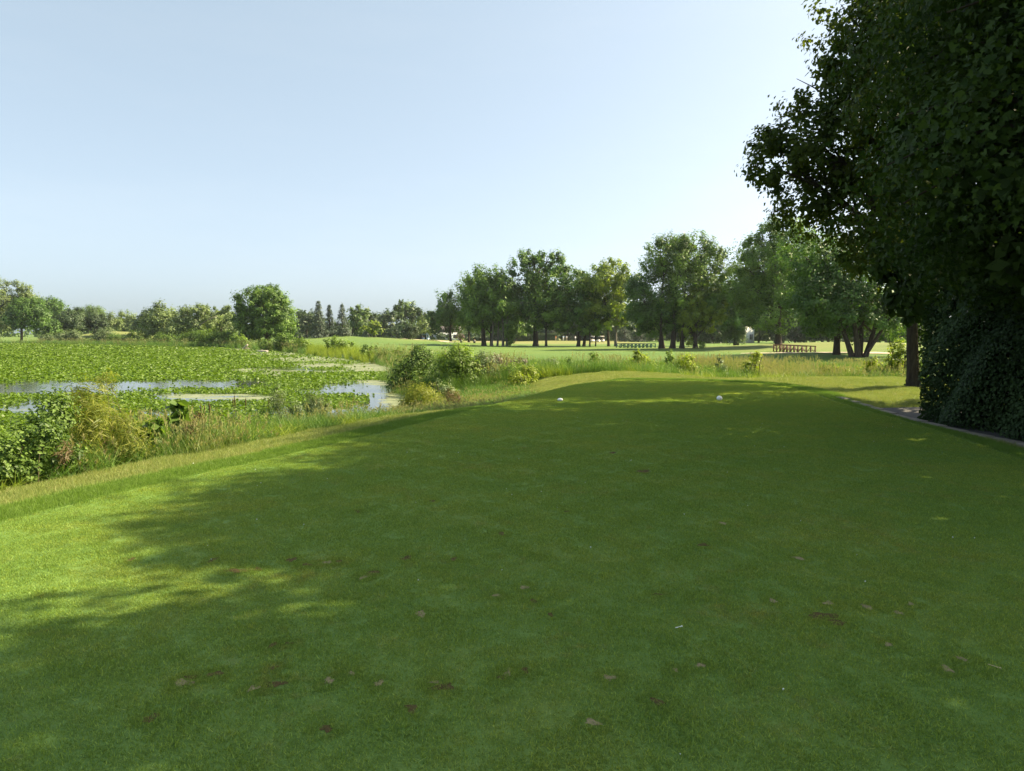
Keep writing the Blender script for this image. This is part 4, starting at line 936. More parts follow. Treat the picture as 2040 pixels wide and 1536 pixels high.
# weeping willow
def weeping(label, tx, Y, top, half, seed):
    r = np.random.default_rng(seed); X = (tx - 1020) / F * Y; base = np.array((X, Y, H(X, Y))); hgt = PX(tx, top, Y)[2] - base[2]; wr = half * Y / F
    root = empty('weeping_willow', base); tag(root, label, 'tree')
    mb = MB(); mb.tube([(0, 0, -.2), (.1, 0, hgt * .4), (0, .1, hgt * .75)], [.35, .28, .12], 8)
    P = []; O = []; Tn = []
    for k in range(150):
        a = r.uniform(0, 6.28); rr = wr * math.sqrt(r.uniform(.1, 1)); top_ = np.array((rr * math.cos(a), rr * math.sin(a), hgt * (1 - .35 * (rr / wr) ** 2) * r.uniform(.85, 1)))
        if k < 14: limb(mb, (0, 0, hgt * .55), top_, .1, .03, r, 5)
        ln = (top_[2] - .4) * r.uniform(.5, 1); m_ = 45; t = np.linspace(0, 1, m_)
        p = top_[None] + np.stack([r.normal(0, .07, m_) + .3 * math.cos(a) * t, r.normal(0, .07, m_) + .3 * math.sin(a) * t, -ln * t], -1)
        P.append(p); O.append(np.repeat(np.array([[math.cos(a), math.sin(a), 0]]), m_, 0)); Tn.append(np.full(m_, r.uniform(.1, .9)))
    P = np.concatenate(P); O = np.concatenate(O); Tn = np.concatenate(Tn); mb.build('trunk', M['bark'], root, smooth=True)
    v, l, s, t, c = leaves(P, O, r.uniform(.25, .5, len(P)), Tn, r, .3, up_bias=.1)
    link('crown', mesh_np('crown', v, l, s, t, tone=c), M['far_leaf'], root)
weeping('weeping willow with hanging curtains of leaves beside the white house', 1463, 150, 628, 22, 301)

# ------------------------------------------------------------------ shrubs
def shrub(name, label, tx, Y, lobes, mat='shrub', leaf=.1, cover=.8, seed=1, cat='shrub', group=None, shape='diamond', aspect=.6, stem=.03, spiky=.5, cl=.3, wide=None, **kw):
    wide = wide or (1.0 if Y < 15 else 1.45 if group == 'bushes at the pond corner' else 1.2)
    X = (tx - 1020) / F * Y; base = np.array((X, Y, H(X, Y)))
    lb = px_lobes(lobes, Y, base, seed, .5, wide)
    root = empty(name, base); tag(root, label, cat, group)
    r = np.random.default_rng(seed); mb = MB()
    for (cx, cy, cz, rx, ry, rz) in lb:
        for _ in range(3):
            d = r.normal(0, .55, 3)
            limb(mb, (cx * .35 + r.normal(0, .12), cy * .35 + r.normal(0, .12), -.12), (cx + d[0] * rx, cy + d[1] * ry, cz + abs(d[2]) * rz), stem, stem * .3, r, 5, 4)
    mb.build('stems', M['twig'], root, smooth=True)
    link('foliage', crown_mesh('foliage', lb, leaf, cover * (1.2 if wide > 1.4 else 1.5), seed + 7, shape=shape, aspect=aspect, spiky=spiky, cl=cl, inner=.35, **kw), M[mat], root)
    return root
GB = 'bushes at the pond corner'
shrub('bush', 'dark low-hanging bush overhanging the water at the pond corner', 835, 36.5, [(830, 740, 34, 26), (806, 758, 22, 20), (850, 758, 28, 22), (838, 718, 22, 18), (825, 705, 9, 12)], 'shrub_dark', .12, .9, 401, group=GB)
shrub('bush', 'tallest grey-green bush in the clump at the pond corner', 910, 33.5, [(912, 722, 28, 26), (890, 745, 26, 26), (930, 748, 24, 26), (905, 772, 30, 20), (915, 702, 14, 12)], 'shrub', .11, .9, 402, group=GB)
shrub('bush', 'lighter leafy bush next to the tallest one in the clump', 955, 34.5, [(965, 735, 24, 24), (950, 760, 22, 20), (985, 755, 20, 20)], 'shrub_gray', .11, .8, 403, group=GB)
shrub('bush', 'bush with mauve-grey flower heads above the clump', 990, 38.5, [(985, 722, 17, 12), (1010, 730, 18, 13), (1035, 728, 14, 11)], 'purple_leaf', .1, .7, 404, group=GB, spiky=.9)
shrub('bush', 'yellow-green leafy bush at the lawn end of the clump', 1045, 31, [(1048, 752, 17, 18), (1030, 760, 15, 14), (1056, 765, 11, 12)], 'shrub_gold', .1, .8, 405, group=GB)
shrub('bush', 'mid green bush behind the yellow-green one in the clump', 1015, 34, [(1012, 748, 20, 18), (1030, 742, 14, 14), (998, 765, 16, 14)], 'shrub', .1, .8, 406, group=GB)
shrub('bush', 'low golden weed bush by the water in front of the dark bush', 840, 27, [(842, 790, 24, 18), (820, 803, 16, 12), (862, 803, 18, 12)], 'weed_gold', .07, .6, 407, group=GB, aspect=.35)
shrub('bush', 'low grey bush in front of the tallest one by the water', 885, 28.5, [(880, 785, 20, 17), (900, 795, 16, 12)], 'shrub_gray', .08, .6, 408, group=GB)
shrub('bush', 'reddish dry stalks standing before the clump at the pond corner', 905, 24, [(903, 790, 9, 12), (912, 795, 7, 10)], 'weed_brown', .07, .35, 409, group=GB, aspect=.2, spiky=1.5, stem=.012)
GD = 'saplings and bushes in the ditch'
for i, (lb, tx, Y, lo, mt) in enumerate([
    ('grey-green bush where the ditch meets the pond clump', 1100, 40, [(1098, 728, 16, 12), (1082, 732, 12, 10), (1115, 732, 13, 10)], 'shrub_gray'),
    ('dark bush beside the slim sapling in the ditch', 1132, 40, [(1130, 730, 14, 14), (1145, 735, 12, 10)], 'shrub_dark'),
    ('slim leafy sapling rising above the reeds in the ditch', 1186, 41, [(1184, 706, 7, 8), (1188, 716, 9, 8), (1180, 728, 10, 10)], 'shrub'),
    ('pale yellow-green bush in the ditch below the green railing', 1278, 41, [(1275, 718, 16, 12), (1262, 730, 14, 12), (1292, 728, 14, 12), (1270, 706, 6, 8)], 'shrub_gold'),
    ('upright pointed sapling beside the yellow bush in the ditch', 1338, 38, [(1337, 712, 7, 13), (1340, 730, 9, 12)], 'shrub'),
    ('yellow-green round bush beside the pointed sapling', 1359, 37, [(1358, 722, 15, 14), (1354, 738, 17, 10), (1372, 735, 9, 10)], 'shrub_gold'),
    ('thin lone sapling among the reeds below the hill shadow', 1433, 36, [(1432, 720, 6, 8), (1434, 735, 8, 12), (1432, 748, 9, 8)], 'shrub_gray'),
    ('bushy sapling with sunlit leaves in the middle of the ditch', 1508, 31, [(1510, 714, 10, 11), (1516, 728, 13, 12), (1500, 735, 13, 12), (1508, 750, 18, 12), (1490, 752, 12, 8)], 'shrub_gold'),
    ('low yellow bush below the leaning trunk', 1662, 31.5, [(1660, 738, 16, 11), (1680, 742, 14, 9), (1645, 744, 10, 8)], 'shrub_gold'),
    ('yellow-green weeds below the many-stemmed tree', 1745, 31, [(1742, 730, 14, 14), (1760, 735, 14, 12), (1728, 740, 12, 9)], 'shrub_gold'),
    ('tall sunlit bush beside the ivy-clad trunk', 1803, 29.5, [(1802, 700, 13, 18), (1796, 722, 16, 16), (1812, 725, 14, 18), (1785, 738, 14, 9)], 'shrub_gold')]):
    shrub('sapling' if 'sapling' in lb else 'bush', lb, tx, Y, lo, mt, .1, .65, 420 + i, group=GD)
GP_ = 'shrubs lining the pond shore'
for i, (lb, tx, Y, lo, mt) in enumerate([
    ('grey shrub at the start of the far shore line by the lawn', 85, 207, [(88, 676, 14, 7), (100, 674, 12, 8)], 'shrub_gray'),
    ('rounded grey-green shrub below the dark globe tree', 130, 205, [(128, 672, 14, 9), (145, 670, 14, 10), (155, 675, 9, 7)], 'shrub_gray'),
    ('low dark shrub at the water below the sunlit mound', 175, 202, [(172, 680, 12, 5), (186, 679, 9, 6)], 'shrub_dark'),
    ('bushy grey shrub below the egg-shaped tree', 205, 196, [(200, 674, 12, 9), (212, 668, 12, 11), (195, 680, 12, 5)], 'shrub_gray'),
    ('wide dark shrub on the far shore below the pale round tree', 228, 190, [(224, 676, 14, 9), (240, 677, 14, 8)], 'shrub_dark'),
    ('dark shrub with lit top before the grey willows', 262, 180, [(256, 677, 12, 9), (275, 674, 14, 12), (288, 678, 10, 9)], 'shrub_dark'),
    ('dark shrub under the bushy willow at the shore bend', 325, 168, [(320, 676, 16, 10), (340, 678, 14, 9)], 'shrub_dark'),
    ('mid green shrub under the diagonal limb', 375, 160, [(372, 676, 16, 10), (392, 672, 16, 12)], 'shrub_dark'),
    ('broad sunlit shrub under the willow by the round tree', 420, 152, [(415, 672, 18, 13), (435, 676, 16, 11), (452, 674, 14, 12)], 'shrub'),
    ('lit shrub at the foot of the big round tree by the driftwood', 475, 142, [(470, 678, 14, 10), (488, 684, 12, 8)], 'shrub'),
    ('dark mounded shrub beside the arched driftwood on the pond edge', 532, 122, [(530, 686, 13, 10), (545, 692, 12, 8)], 'shrub_dark'),
    ('tall dark shrub with a pointed top below the spruces', 562, 116, [(562, 682, 13, 14), (576, 688, 13, 12), (555, 694, 12, 8)], 'shrub_dark'),
    ('soft green shrub before the start of the bright reeds', 600, 108, [(598, 688, 15, 12), (612, 692, 12, 12)], 'shrub'),
    ('airy bush rising above the bright reeds', 676, 95, [(672, 684, 18, 10), (690, 690, 14, 9)], 'shrub'),
    ('rounded bush at the far end of the bright reeds', 742, 78, [(738, 702, 14, 14), (755, 706, 15, 13), (748, 718, 14, 8)], 'shrub_dark'),
    ('low bush between the reeds and the pond corner clump', 775, 70, [(772, 712, 14, 12), (790, 708, 14, 12), (780, 722, 14, 7)], 'shrub')]):
    shrub('shrub', lb, tx, Y, lo, mt, .34 if Y > 140 else .26, .85, 440 + i, group=GP_)
shrub('topiary_bush', 'dark globe-clipped bush standing alone on the mown grass', 818, 205, [(818, 660, 14, 13)], 'far_dark', .4, 1.4, 470, spiky=.1)
shrub('red_leaf_shrub', 'reddish small-leaved shrub by the far path', 912, 225, [(914, 670, 5, 6), (921, 672, 4, 5)], 'purple_leaf', .35, .9, 471)
shrub('bush', 'small bush growing against the trunk under the yellow-green tree', 1398, 114, [(1397, 688, 7, 8)], 'shrub', .25, .9, 472)
shrub('bush', 'leafy suckers round the pale trunk in the fairway row', 1014, 147, [(1014, 668, 9, 12), (1018, 682, 6, 8)], 'shrub', .3, .8, 473)

r_ = np.random.default_rng(31); P = []; O = []; tn = []
for k in range(330):
    Yk = r_.uniform(34, 44); pxk = r_.uniform(985, 1430) if k < 230 else r_.uniform(1430, 1830); X = (pxk - 1020) / F * Yk
    if sdist(TEE, np.array([X]), np.array([Yk]))[0] < 5 or Yk < 33 + float(crest_shift(X)): continue
    hk = r_.uniform(.45, 1.15) * (1 if k < 230 else .6); z0 = H(X, Yk); m_ = 70
    p = np.stack([r_.normal(0, .28, m_), r_.normal(0, .28, m_), hk * r_.uniform(.1, 1.05, m_)], -1)
    P.append(p + np.array((X, Yk, z0))); O.append(p / (np.linalg.norm(p, axis=1, keepdims=True) + .01)); tn.append(np.clip(r_.uniform(0, 1) + r_.normal(0, .15, m_), 0, 1))
P = np.concatenate(P); O = np.concatenate(O); tn = np.concatenate(tn)
v, l, s, t, c = leaves(P, O, r_.uniform(.09, .18, len(P)), tn, r_, .5)
tag(link('ditch_undergrowth', mesh_np('ditch_undergrowth', v, l, s, t, tone=c), M['shrub']), 'low leafy undergrowth tangled through the ditch reeds', 'undergrowth', kind='stuff')

# near bank plants
GN_ = 'weeds on the near bank'
shrub('leafy_bush', 'big dark broad-leaved bush at the near end of the bank', 30, 9.3, [(10, 850, 46, 50), (55, 895, 40, 46), (0, 920, 56, 56), (35, 950, 50, 26), (80, 930, 26, 34)], 'shrub_dark', .058, .72, 501, group=GN_, shape='oval', aspect=.55, stem=.012, cl=.35)
shrub('leafy_bush', 'lighter leafy bush just behind the dark broad-leaved one', 105, 10.6, [(95, 865, 26, 30), (118, 890, 22, 34), (75, 842, 22, 24)], 'shrub', .058, .6, 502, group=GN_, shape='oval', aspect=.5, stem=.01, cl=.35)
shrub('golden_weed', 'tall feathery golden-green weed, the tallest on the bank', 205, 11.3, [(190, 800, 34, 40), (215, 840, 40, 45), (165, 850, 36, 44), (245, 870, 38, 44), (160, 770, 14, 20), (205, 905, 44, 30), (130, 885, 26, 36), (280, 895, 26, 26)], 'weed_gold', .15, .55, 503, group=GN_, aspect=.085, stem=.008, spiky=1.4, cl=.35)
shrub('golden_weed', 'shorter feathery weed leaning beside the tallest golden one', 255, 12.2, [(255, 850, 26, 35), (275, 880, 22, 26), (240, 895, 26, 25)], 'weed_gold', .14, .5, 504, group=GN_, aspect=.085, stem=.008, spiky=1.3)
shrub('dry_weed', 'rusty dry stalks at the foot of the tall golden weed', 165, 10.6, [(150, 900, 22, 32), (180, 915, 22, 24), (205, 890, 18, 30)], 'weed_brown', .11, .16, 505, group=GN_, aspect=.10, stem=.006, spiky=1.4)
shrub('dry_weed', 'brown seeding dock standing by the broad burdock leaves', 395, 13.2, [(398, 852, 14, 20), (392, 875, 16, 18), (402, 833, 8, 14)], 'weed_brown', .045, .6, 506, group=GN_, aspect=.4, stem=.007, spiky=1.2)
shrub('burdock', 'burdock with big dark heart-shaped leaves on the bank', 320, 12.4, [(316, 868, 20, 22), (335, 850, 14, 20), (342, 822, 8, 16)], 'shrub_dark', .19, .55, 507, group=GN_, shape='oval', aspect=.85, stem=.012, cl=.4, percl=4)
shrub('grey_weed', 'grey-green leafy weed between burdock and cattails', 365, 13.6, [(362, 865, 18, 20), (375, 850, 13, 18)], 'shrub_gray', .06, .5, 508, group=GN_, aspect=.35, stem=.007, spiky=1.0)
shrub('grey_weed', 'tall upright grey weed before the narrow water gap', 565, 17.5, [(560, 800, 10, 26), (568, 830, 14, 20), (552, 840, 12, 16)], 'shrub_gray', .09, .45, 509, group=GN_, aspect=.2, stem=.008, spiky=1.6)
shrub('grey_weed', 'bushy grey-green weed in the water beyond the bank', 632, 19.5, [(620, 812, 18, 22), (640, 818, 16, 22), (630, 838, 20, 12)], 'shrub_gray', .09, .55, 510, group=GN_, aspect=.25, stem=.008, spiky=1.2)
shrub('grey_weed', 'fine-leaved weed between the tall upright one and the cattails', 510, 16.5, [(505, 828, 16, 22), (520, 845, 15, 16), (490, 842, 14, 18)], 'shrub', .09, .4, 511, group=GN_, aspect=.18, stem=.007, spiky=1.5)
def cattail(label, tx, Y, n, seed, hpx):
    r = np.random.default_rng(seed); X = (tx - 1020) / F * Y; base = np.array((X, Y, H(X, Y))); root = empty('cattail_plant', base); tag(root, label, 'plant', GN_)
    bl = blades('leaves', n * 5, .25, hpx * .6, hpx, .014, .16, 3, M['bank_blade'], .5, seed); link('foliage', bl.data, None, root)
    for i in range(n):
        a = r.uniform(-.22, .22, 2); t = np.array((a[0] * 1.3, a[1] * 1.3, hpx * r.uniform(.85, 1.1)))
        mb = MB(); mb.tube([(a[0], a[1], -.05), tuple(t)], [.005, .004], 5); st_ = mb.build('stem', M['twig'], root)
        mb = MB(); mb.tube([tuple(t - (0, 0, .22)), tuple(t - (0, 0, .2)), tuple(t - (0, 0, .05)), tuple(t - (0, 0, .03))], [.004, .013, .013, .004], 7); mb.build('seed_head', M['soil'], st_)
cattail('cattails with brown heads rising behind the brown dock', 392, 17.0, 5, 601, 1.15)
cattail('thin cattails standing in the lily pads near the bank', 468, 19.0, 4, 602, 1.25)
cattail('cattails at the water edge beside the tall upright weed', 545, 18.5, 3, 603, 1.0)

# far clipped hedge
mb = MB(); r_ = np.random.default_rng(4)
hx0, hx1, hY = (1000 - 1020) / F * 246, (1112 - 1020) / F * 246, 246
hz0 = H((hx0 + hx1) / 2, hY); hh = 2.5
lob = []
P = []; O = []
for k in range(5200):
    f_ = r_.integers(0, 3); x_ = r_.uniform(hx0, hx1)
    if f_ == 0: P.append((x_, hY - .7 + r_.normal(0, .07), hz0 + r_.uniform(.05, hh))); O.append((0, -1, .1))
    elif f_ == 1: P.append((x_, hY + r_.uniform(-.7, .7), hz0 + hh + r_.normal(0, .09))); O.append((0, 0, 1))
    else: P.append((x_, hY + .7, hz0 + r_.uniform(.05, hh))); O.append((0, 1, .1))
cxm = (hx0 + hx1) / 2
P = np.array(P) - np.array((cxm, hY, hz0))
root = empty('clipped_hedge', (cxm, hY, hz0)); tag(root, 'long clipped dark hedge beyond the fairway trees', 'hedge')
v, l, s, t, c = leaves(P, np.array(O), r_.uniform(.25, .5, len(P)), r_.uniform(0, 1, len(P)), r_)
link('foliage', mesh_np('foliage', v, l, s, t, tone=c), M['far_dark'], root)
mb = MB()
for k in range(14):
    mb.tube([((hx0 - cxm) * (1 - 2 * k / 13) * .97, 0, -.1), ((hx0 - cxm) * (1 - 2 * k / 13) * .97, 0, hh * .9)], [.09, .04], 5)
mb.build('stems', M['bark'], root)

# ------------------------------------------------------------------ the near trees, hedge and path
def near_tree(name, label, base_xy, lobes, leaf, cover, rad, seed, mat, shape, stems=None, **kw):
    base = np.array((base_xy[0], base_xy[1], H(*base_xy)))
    lb = [(a - base[0], b - base[1], c - base[2], d, e, f) for a, b, c, d, e, f in lobes]
    root = empty(name, base); tag(root, label, 'tree', 'big trees shading the tee')
    trunk_mesh(base, lb, rad, seed, stems, twigs=5, n=12).build('trunk', M['bark'], root, smooth=True)
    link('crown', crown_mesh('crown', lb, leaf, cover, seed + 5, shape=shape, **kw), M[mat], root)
    link('light_block_foliage', crown_mesh('light_block_foliage', [(a, b, c, d * .7, e * .7, f * .7) for a, b, c, d, e, f in lb], .26, .35, seed + 9, inner=.2, cl=.3), M[mat], root)  # larger hidden leaves added inside the crown to block light
    return root
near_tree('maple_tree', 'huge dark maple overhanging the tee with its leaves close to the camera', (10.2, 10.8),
    [(7.1, 10.2, 4.4, 1.9, 2.0, 1.7), (7.9, 11.6, 6.6, 2.3, 2.2, 1.9), (7.3, 9.4, 6.4, 1.8, 2.0, 1.8), (9.2, 9.0, 4.2, 2.3, 2.0, 1.9), (9.4, 10.6, 8.2, 2.6, 2.6, 2.0), (8.8, 8.2, 6.6, 2.4, 2.2, 2.0), (11.2, 10.4, 6.0, 2.6, 2.6, 2.4), (8.4, 12.6, 4.2, 2.0, 1.8, 1.8), (7.9, 10.8, 3.1, 1.6, 1.6, .9), (9.6, 9.6, 9.6, 1.9, 1.9, 1.6), (9.6, 9.8, 10.1, 1.9, 1.9, 1.3), (9.6, 8.6, 9.4, 1.7, 1.7, 1.3), (10.2, 12.4, 9.7, 1.9, 1.9, 1.4), (8.6, 7.6, 4.4, 1.6, 1.4, 1.5), (9.4, 12.4, 3.0, 1.8, 1.6, 1.1), (9.0, 9.2, 2.9, 1.8, 1.6, 1.0), (10.6, 14.0, 3.6, 1.8, 1.6, 1.6), (9.2, 7.9, 10.4, .9, .26, .35), (8.9, 8.8, 10.6, 1.0, .28, .35), (9.0, 9.9, 10.5, .9, .25, .3), (9.2, 10.9, 10.4, 1.0, .28, .35), (9.5, 12.0, 10.2, .9, .26, .3)],  # last thin lobes, above the view, added to cast finger shadows on the tee
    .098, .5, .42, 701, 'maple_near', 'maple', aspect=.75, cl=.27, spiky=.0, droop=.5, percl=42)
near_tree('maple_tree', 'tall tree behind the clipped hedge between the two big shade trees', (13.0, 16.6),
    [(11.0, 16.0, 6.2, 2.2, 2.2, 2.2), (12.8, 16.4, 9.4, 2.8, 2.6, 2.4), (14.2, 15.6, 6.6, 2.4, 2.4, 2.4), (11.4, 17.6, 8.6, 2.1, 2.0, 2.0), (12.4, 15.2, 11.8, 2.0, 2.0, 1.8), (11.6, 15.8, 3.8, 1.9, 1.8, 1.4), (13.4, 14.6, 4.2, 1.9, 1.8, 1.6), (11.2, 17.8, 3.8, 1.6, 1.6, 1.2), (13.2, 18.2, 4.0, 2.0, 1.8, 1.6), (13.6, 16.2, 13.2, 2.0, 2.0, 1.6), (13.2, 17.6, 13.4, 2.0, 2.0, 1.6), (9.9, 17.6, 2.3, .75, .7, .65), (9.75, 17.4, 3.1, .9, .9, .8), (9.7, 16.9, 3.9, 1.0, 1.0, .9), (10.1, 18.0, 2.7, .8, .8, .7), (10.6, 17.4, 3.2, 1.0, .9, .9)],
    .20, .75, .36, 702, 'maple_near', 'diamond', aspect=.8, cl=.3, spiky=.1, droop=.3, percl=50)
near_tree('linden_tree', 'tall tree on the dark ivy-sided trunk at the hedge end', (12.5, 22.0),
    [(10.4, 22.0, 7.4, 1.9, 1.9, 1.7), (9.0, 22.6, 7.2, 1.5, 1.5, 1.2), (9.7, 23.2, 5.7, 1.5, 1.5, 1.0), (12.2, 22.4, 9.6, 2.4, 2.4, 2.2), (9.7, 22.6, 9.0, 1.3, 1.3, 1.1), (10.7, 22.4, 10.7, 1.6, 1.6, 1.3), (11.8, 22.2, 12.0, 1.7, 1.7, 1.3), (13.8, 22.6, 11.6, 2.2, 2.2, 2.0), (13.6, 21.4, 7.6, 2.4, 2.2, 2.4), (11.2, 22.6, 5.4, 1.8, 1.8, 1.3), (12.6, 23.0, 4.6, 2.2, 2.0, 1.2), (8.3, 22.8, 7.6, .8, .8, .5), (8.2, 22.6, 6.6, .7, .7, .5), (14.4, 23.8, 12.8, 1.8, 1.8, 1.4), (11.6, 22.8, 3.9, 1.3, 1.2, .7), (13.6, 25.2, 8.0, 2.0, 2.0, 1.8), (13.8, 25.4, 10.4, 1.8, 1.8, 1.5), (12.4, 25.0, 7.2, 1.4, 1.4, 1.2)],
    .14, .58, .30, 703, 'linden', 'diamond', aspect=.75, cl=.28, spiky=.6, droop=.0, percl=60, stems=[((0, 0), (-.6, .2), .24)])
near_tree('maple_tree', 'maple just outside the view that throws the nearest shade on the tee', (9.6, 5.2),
    [(8.0, 5.4, 7.4, 2.4, 2.2, 2.0), (8.8, 6.4, 8.0, 2.1, 2.0, 1.7), (9.4, 4.6, 10.6, 2.0, 2.0, 1.5), (8.4, 3.6, 8.6, 2.3, 2.1, 2.0), (10.8, 5.4, 7.4, 2.4, 2.4, 2.2), (9.4, 2.4, 6.6, 2.2, 2.1, 2.0), (8.8, 4.6, 5.6, 2.0, 2.0, 1.4), (9.2, 7.4, 7.0, 1.8, 1.6, 1.8), (7.7, 6.1, 9.0, .9, .25, .3), (7.2, 5.5, 9.2, 1.0, .28, .35)],  # last two thin lobes added, unseen, for shadow fingers on the near turf
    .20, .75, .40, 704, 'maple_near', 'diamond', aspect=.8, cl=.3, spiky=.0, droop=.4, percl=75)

# clipped hedge along the path (ivy-like leaves)
def hedge():
    r = np.random.default_rng(9)
    x0, y0, y1 = 8.45, 4.5, 15.2; base = np.array((9.3, 10.0, H(9.3, 10.0)))
    root = empty('tall_hedge', base); tag(root, 'tall dark clipped hedge beside the kerbed path', 'hedge')
    hgt = 3.0; n = 44000; P = []; O = []
    def bulge(y, z): return 0.16 * np.sin(y * 1.9 + 1.2 * np.sin(z * 1.7)) * np.cos(z * 1.3 + y * .6) + 0.10 * np.sin(y * 4.3 + z * 3.1)
    ya = r.uniform(y0, y1, n); za = r.uniform(0.02, hgt, n); dp = np.abs(r.normal(0, .10, n))
    fx = lambda yy: 8.75 - x0 + .16 * (15.2 - yy)
    xa = x0 + fx(ya) + bulge(ya, za) + dp + 0.10 * (za / hgt) - 0.10 * np.sin(np.clip(za / hgt, 0, 1) * 3.1)
    P.append(np.stack([xa, ya, za], -1)); O.append(np.repeat([[-1, 0, .15]], n, 0))
    m_ = 7000; xe = r.uniform(x0, x0 + 1.9, m_); ze = r.uniform(.02, hgt, m_)      # far end face, rounded
    ye = y1 + .25 * np.sqrt(np.clip(1 - ((xe - x0 - .95) / .95) ** 2, 0, 1)) + .6 * bulge(xe, ze) - np.abs(r.normal(0, .08, m_))
    P.append(np.stack([xe + fx(15.2), ye, ze], -1)); O.append(np.repeat([[0, 1, .15]], m_, 0))
    m_ = 5000; xt = r.uniform(x0, x0 + 1.9, m_); yt = r.uniform(y0, y1, m_)
    P.append(np.stack([xt + fx(yt), yt, hgt + .12 * np.sin(yt * 2) + r.normal(0, .06, m_)], -1)); O.append(np.repeat([[0, 0, 1.]], m_, 0))
    m_ = 5000; yb = r.uniform(y0, y1, m_); P.append(np.stack([x0 + 1.9 + fx(yb) + r.normal(0, .06, m_), yb, r.uniform(.02, hgt, m_)], -1)); O.append(np.repeat([[1, 0, .1]], m_, 0))
    m_ = 16000; yb = r.uniform(y0, y1, m_); P.append(np.stack([x0 + fx(yb) + r.uniform(.2, 1.7, m_), yb, r.uniform(.05, hgt - .1, m_)], -1)); O.append(r.normal(0, .6, (m_, 3)))  # oversized inner leaves added so the sun does not show through
    sz_ = np.concatenate([r.uniform(.042, .08, sum(len(p) for p in P) - m_), r.uniform(.16, .26, m_)])
    P = np.concatenate(P); O = np.concatenate(O); P[:, 2] += H(9.2, 13.0) - base[2]; P[:, :2] -= base[:2]
    tn = np.clip(.45 + .2 * np.sin(P[:, 1] * 2.3 + P[:, 2] * 1.9) + r.normal(0, .22, len(P)), 0, 1)
    v, l, s, t, c = leaves(P, O, sz_, tn, r, .8, 'diamond', up_bias=.35, flat=.9)
    link('foliage', mesh_np('foliage', v, l, s, t, tone=c), M['hedge_leaf'], root)
    mb = MB()
    for yy in np.arange(y0 + .4, y1, .8):
        for _ in range(3):
            x_c = .65 + .16 * (15.2 - yy); limb(mb, (x_c + r.normal(0, .15), yy - base[1], -.1), (x_c + r.normal(0, .4), yy - base[1] + r.normal(0, .4), r.uniform(1.8, 2.8)), .04, .012, r, 5, 4)
    mb.build('stems', M['bark'], root, smooth=True)
hedge()
# ivy on the trunk at the hedge end
r_ = np.random.default_rng(12); n = 2600; zz_ = r_.uniform(0, 4.6, n); aa = r_.uniform(-1.2, 1.9, n); rad_ = .36 + .10 * r_.uniform(0, 1, n)
P = np.stack([np.cos(aa) * rad_ + .10, np.sin(aa) * rad_, zz_], -1); O = np.stack([np.cos(aa), np.sin(aa), aa * 0 + .2], -1)
v, l, s, t, c = leaves(P, O, r_.uniform(.06, .11, n), r_.uniform(0, 1, n), r_, .85, 'oval')
o = link('trunk_ivy', mesh_np('trunk_ivy', v, l, s, t, tone=c), M['hedge_leaf']); o.location = (12.5, 22.0, H(12.5, 22.0)); tag(o, 'ivy climbing one side of the dark trunk at the hedge end', 'ivy')

# path and kerb
KL = [(9.3, 2.0), (9.15, 6.0), (8.85, 9.6), (8.6, 11.6), (8.42, 13.2), (8.38, 15.0), (8.5, 16.6), (8.55, 17.6), (8.6, 18.6), (8.7, 19.3)]
def resample(P, s):
    P = np.array(P, float); d = np.concatenate([[0], np.cumsum(np.hypot(*np.diff(P, axis=0).T))]); t = np.arange(0, d[-1], s)
    return np.stack([np.interp(t, d, P[:, 0]), np.interp(t, d, P[:, 1])], -1)
kl = resample(KL, .3)
KZ = lambda x, y: H(x, y) + .035
mb = MB()   # asphalt sheet between the kerb and the hedge, turning away behind the hedge end
prof = []
for x_, y_ in kl:
    if y_ > 17.2: continue
    w = 2.2 if y_ < 15.0 else 2.2 + (y_ - 15.0) * 9
    for k in range(9):
        xx = x_ + .16 + w * k / 8; mb.v.append((xx, y_ - .05, float(height(np.array([xx]), np.array([y_]))[0]) + .018))
    prof.append(1)
for i in range(len(prof) - 1):
    for k in range(8): mb.poly([i * 9 + k, i * 9 + k + 1, (i + 1) * 9 + k + 1, (i + 1) * 9 + k])
tag(mb.build('path', M['asphalt'], smooth=True), kind='structure')
mb = MB(); ke = empty('kerb', (kl[0][0], kl[0][1], 0)); tag(ke, kind='structure')
bm_ = None
bk = resample(KL, .62)
for i in range(len(bk) - 1):
    a, b_ = bk[i], bk[i + 1]; c_ = (a + b_) / 2; ang = math.atan2(b_[1] - a[1], b_[0] - a[0]); ln = np.hypot(*(b_ - a))
    if bm_ is None:
        kb = bmesh.new(); bmesh.ops.create_cube(kb, size=1.0); bmesh.ops.scale(kb, verts=kb.verts, vec=(.60, .22, .22)); bmesh.ops.bevel(kb, geom=kb.edges[:], offset=.018, segments=1, affect='EDGES')
        bm_ = bpy.data.meshes.new('kerb_stone'); kb.to_mesh(bm_); kb.free(); bm_.materials.append(M['kerb'])
    o = link('kerb_stone', bm_, None, ke); o.location = (c_[0] - kl[0][0], c_[1] - kl[0][1], H(*c_) - .045 + random.Random(i).uniform(-.008, .008)); o.rotation_euler = (random.Random(i + 9).uniform(-.02, .02), 0, ang + random.Random(i + 5).uniform(-.02, .02))

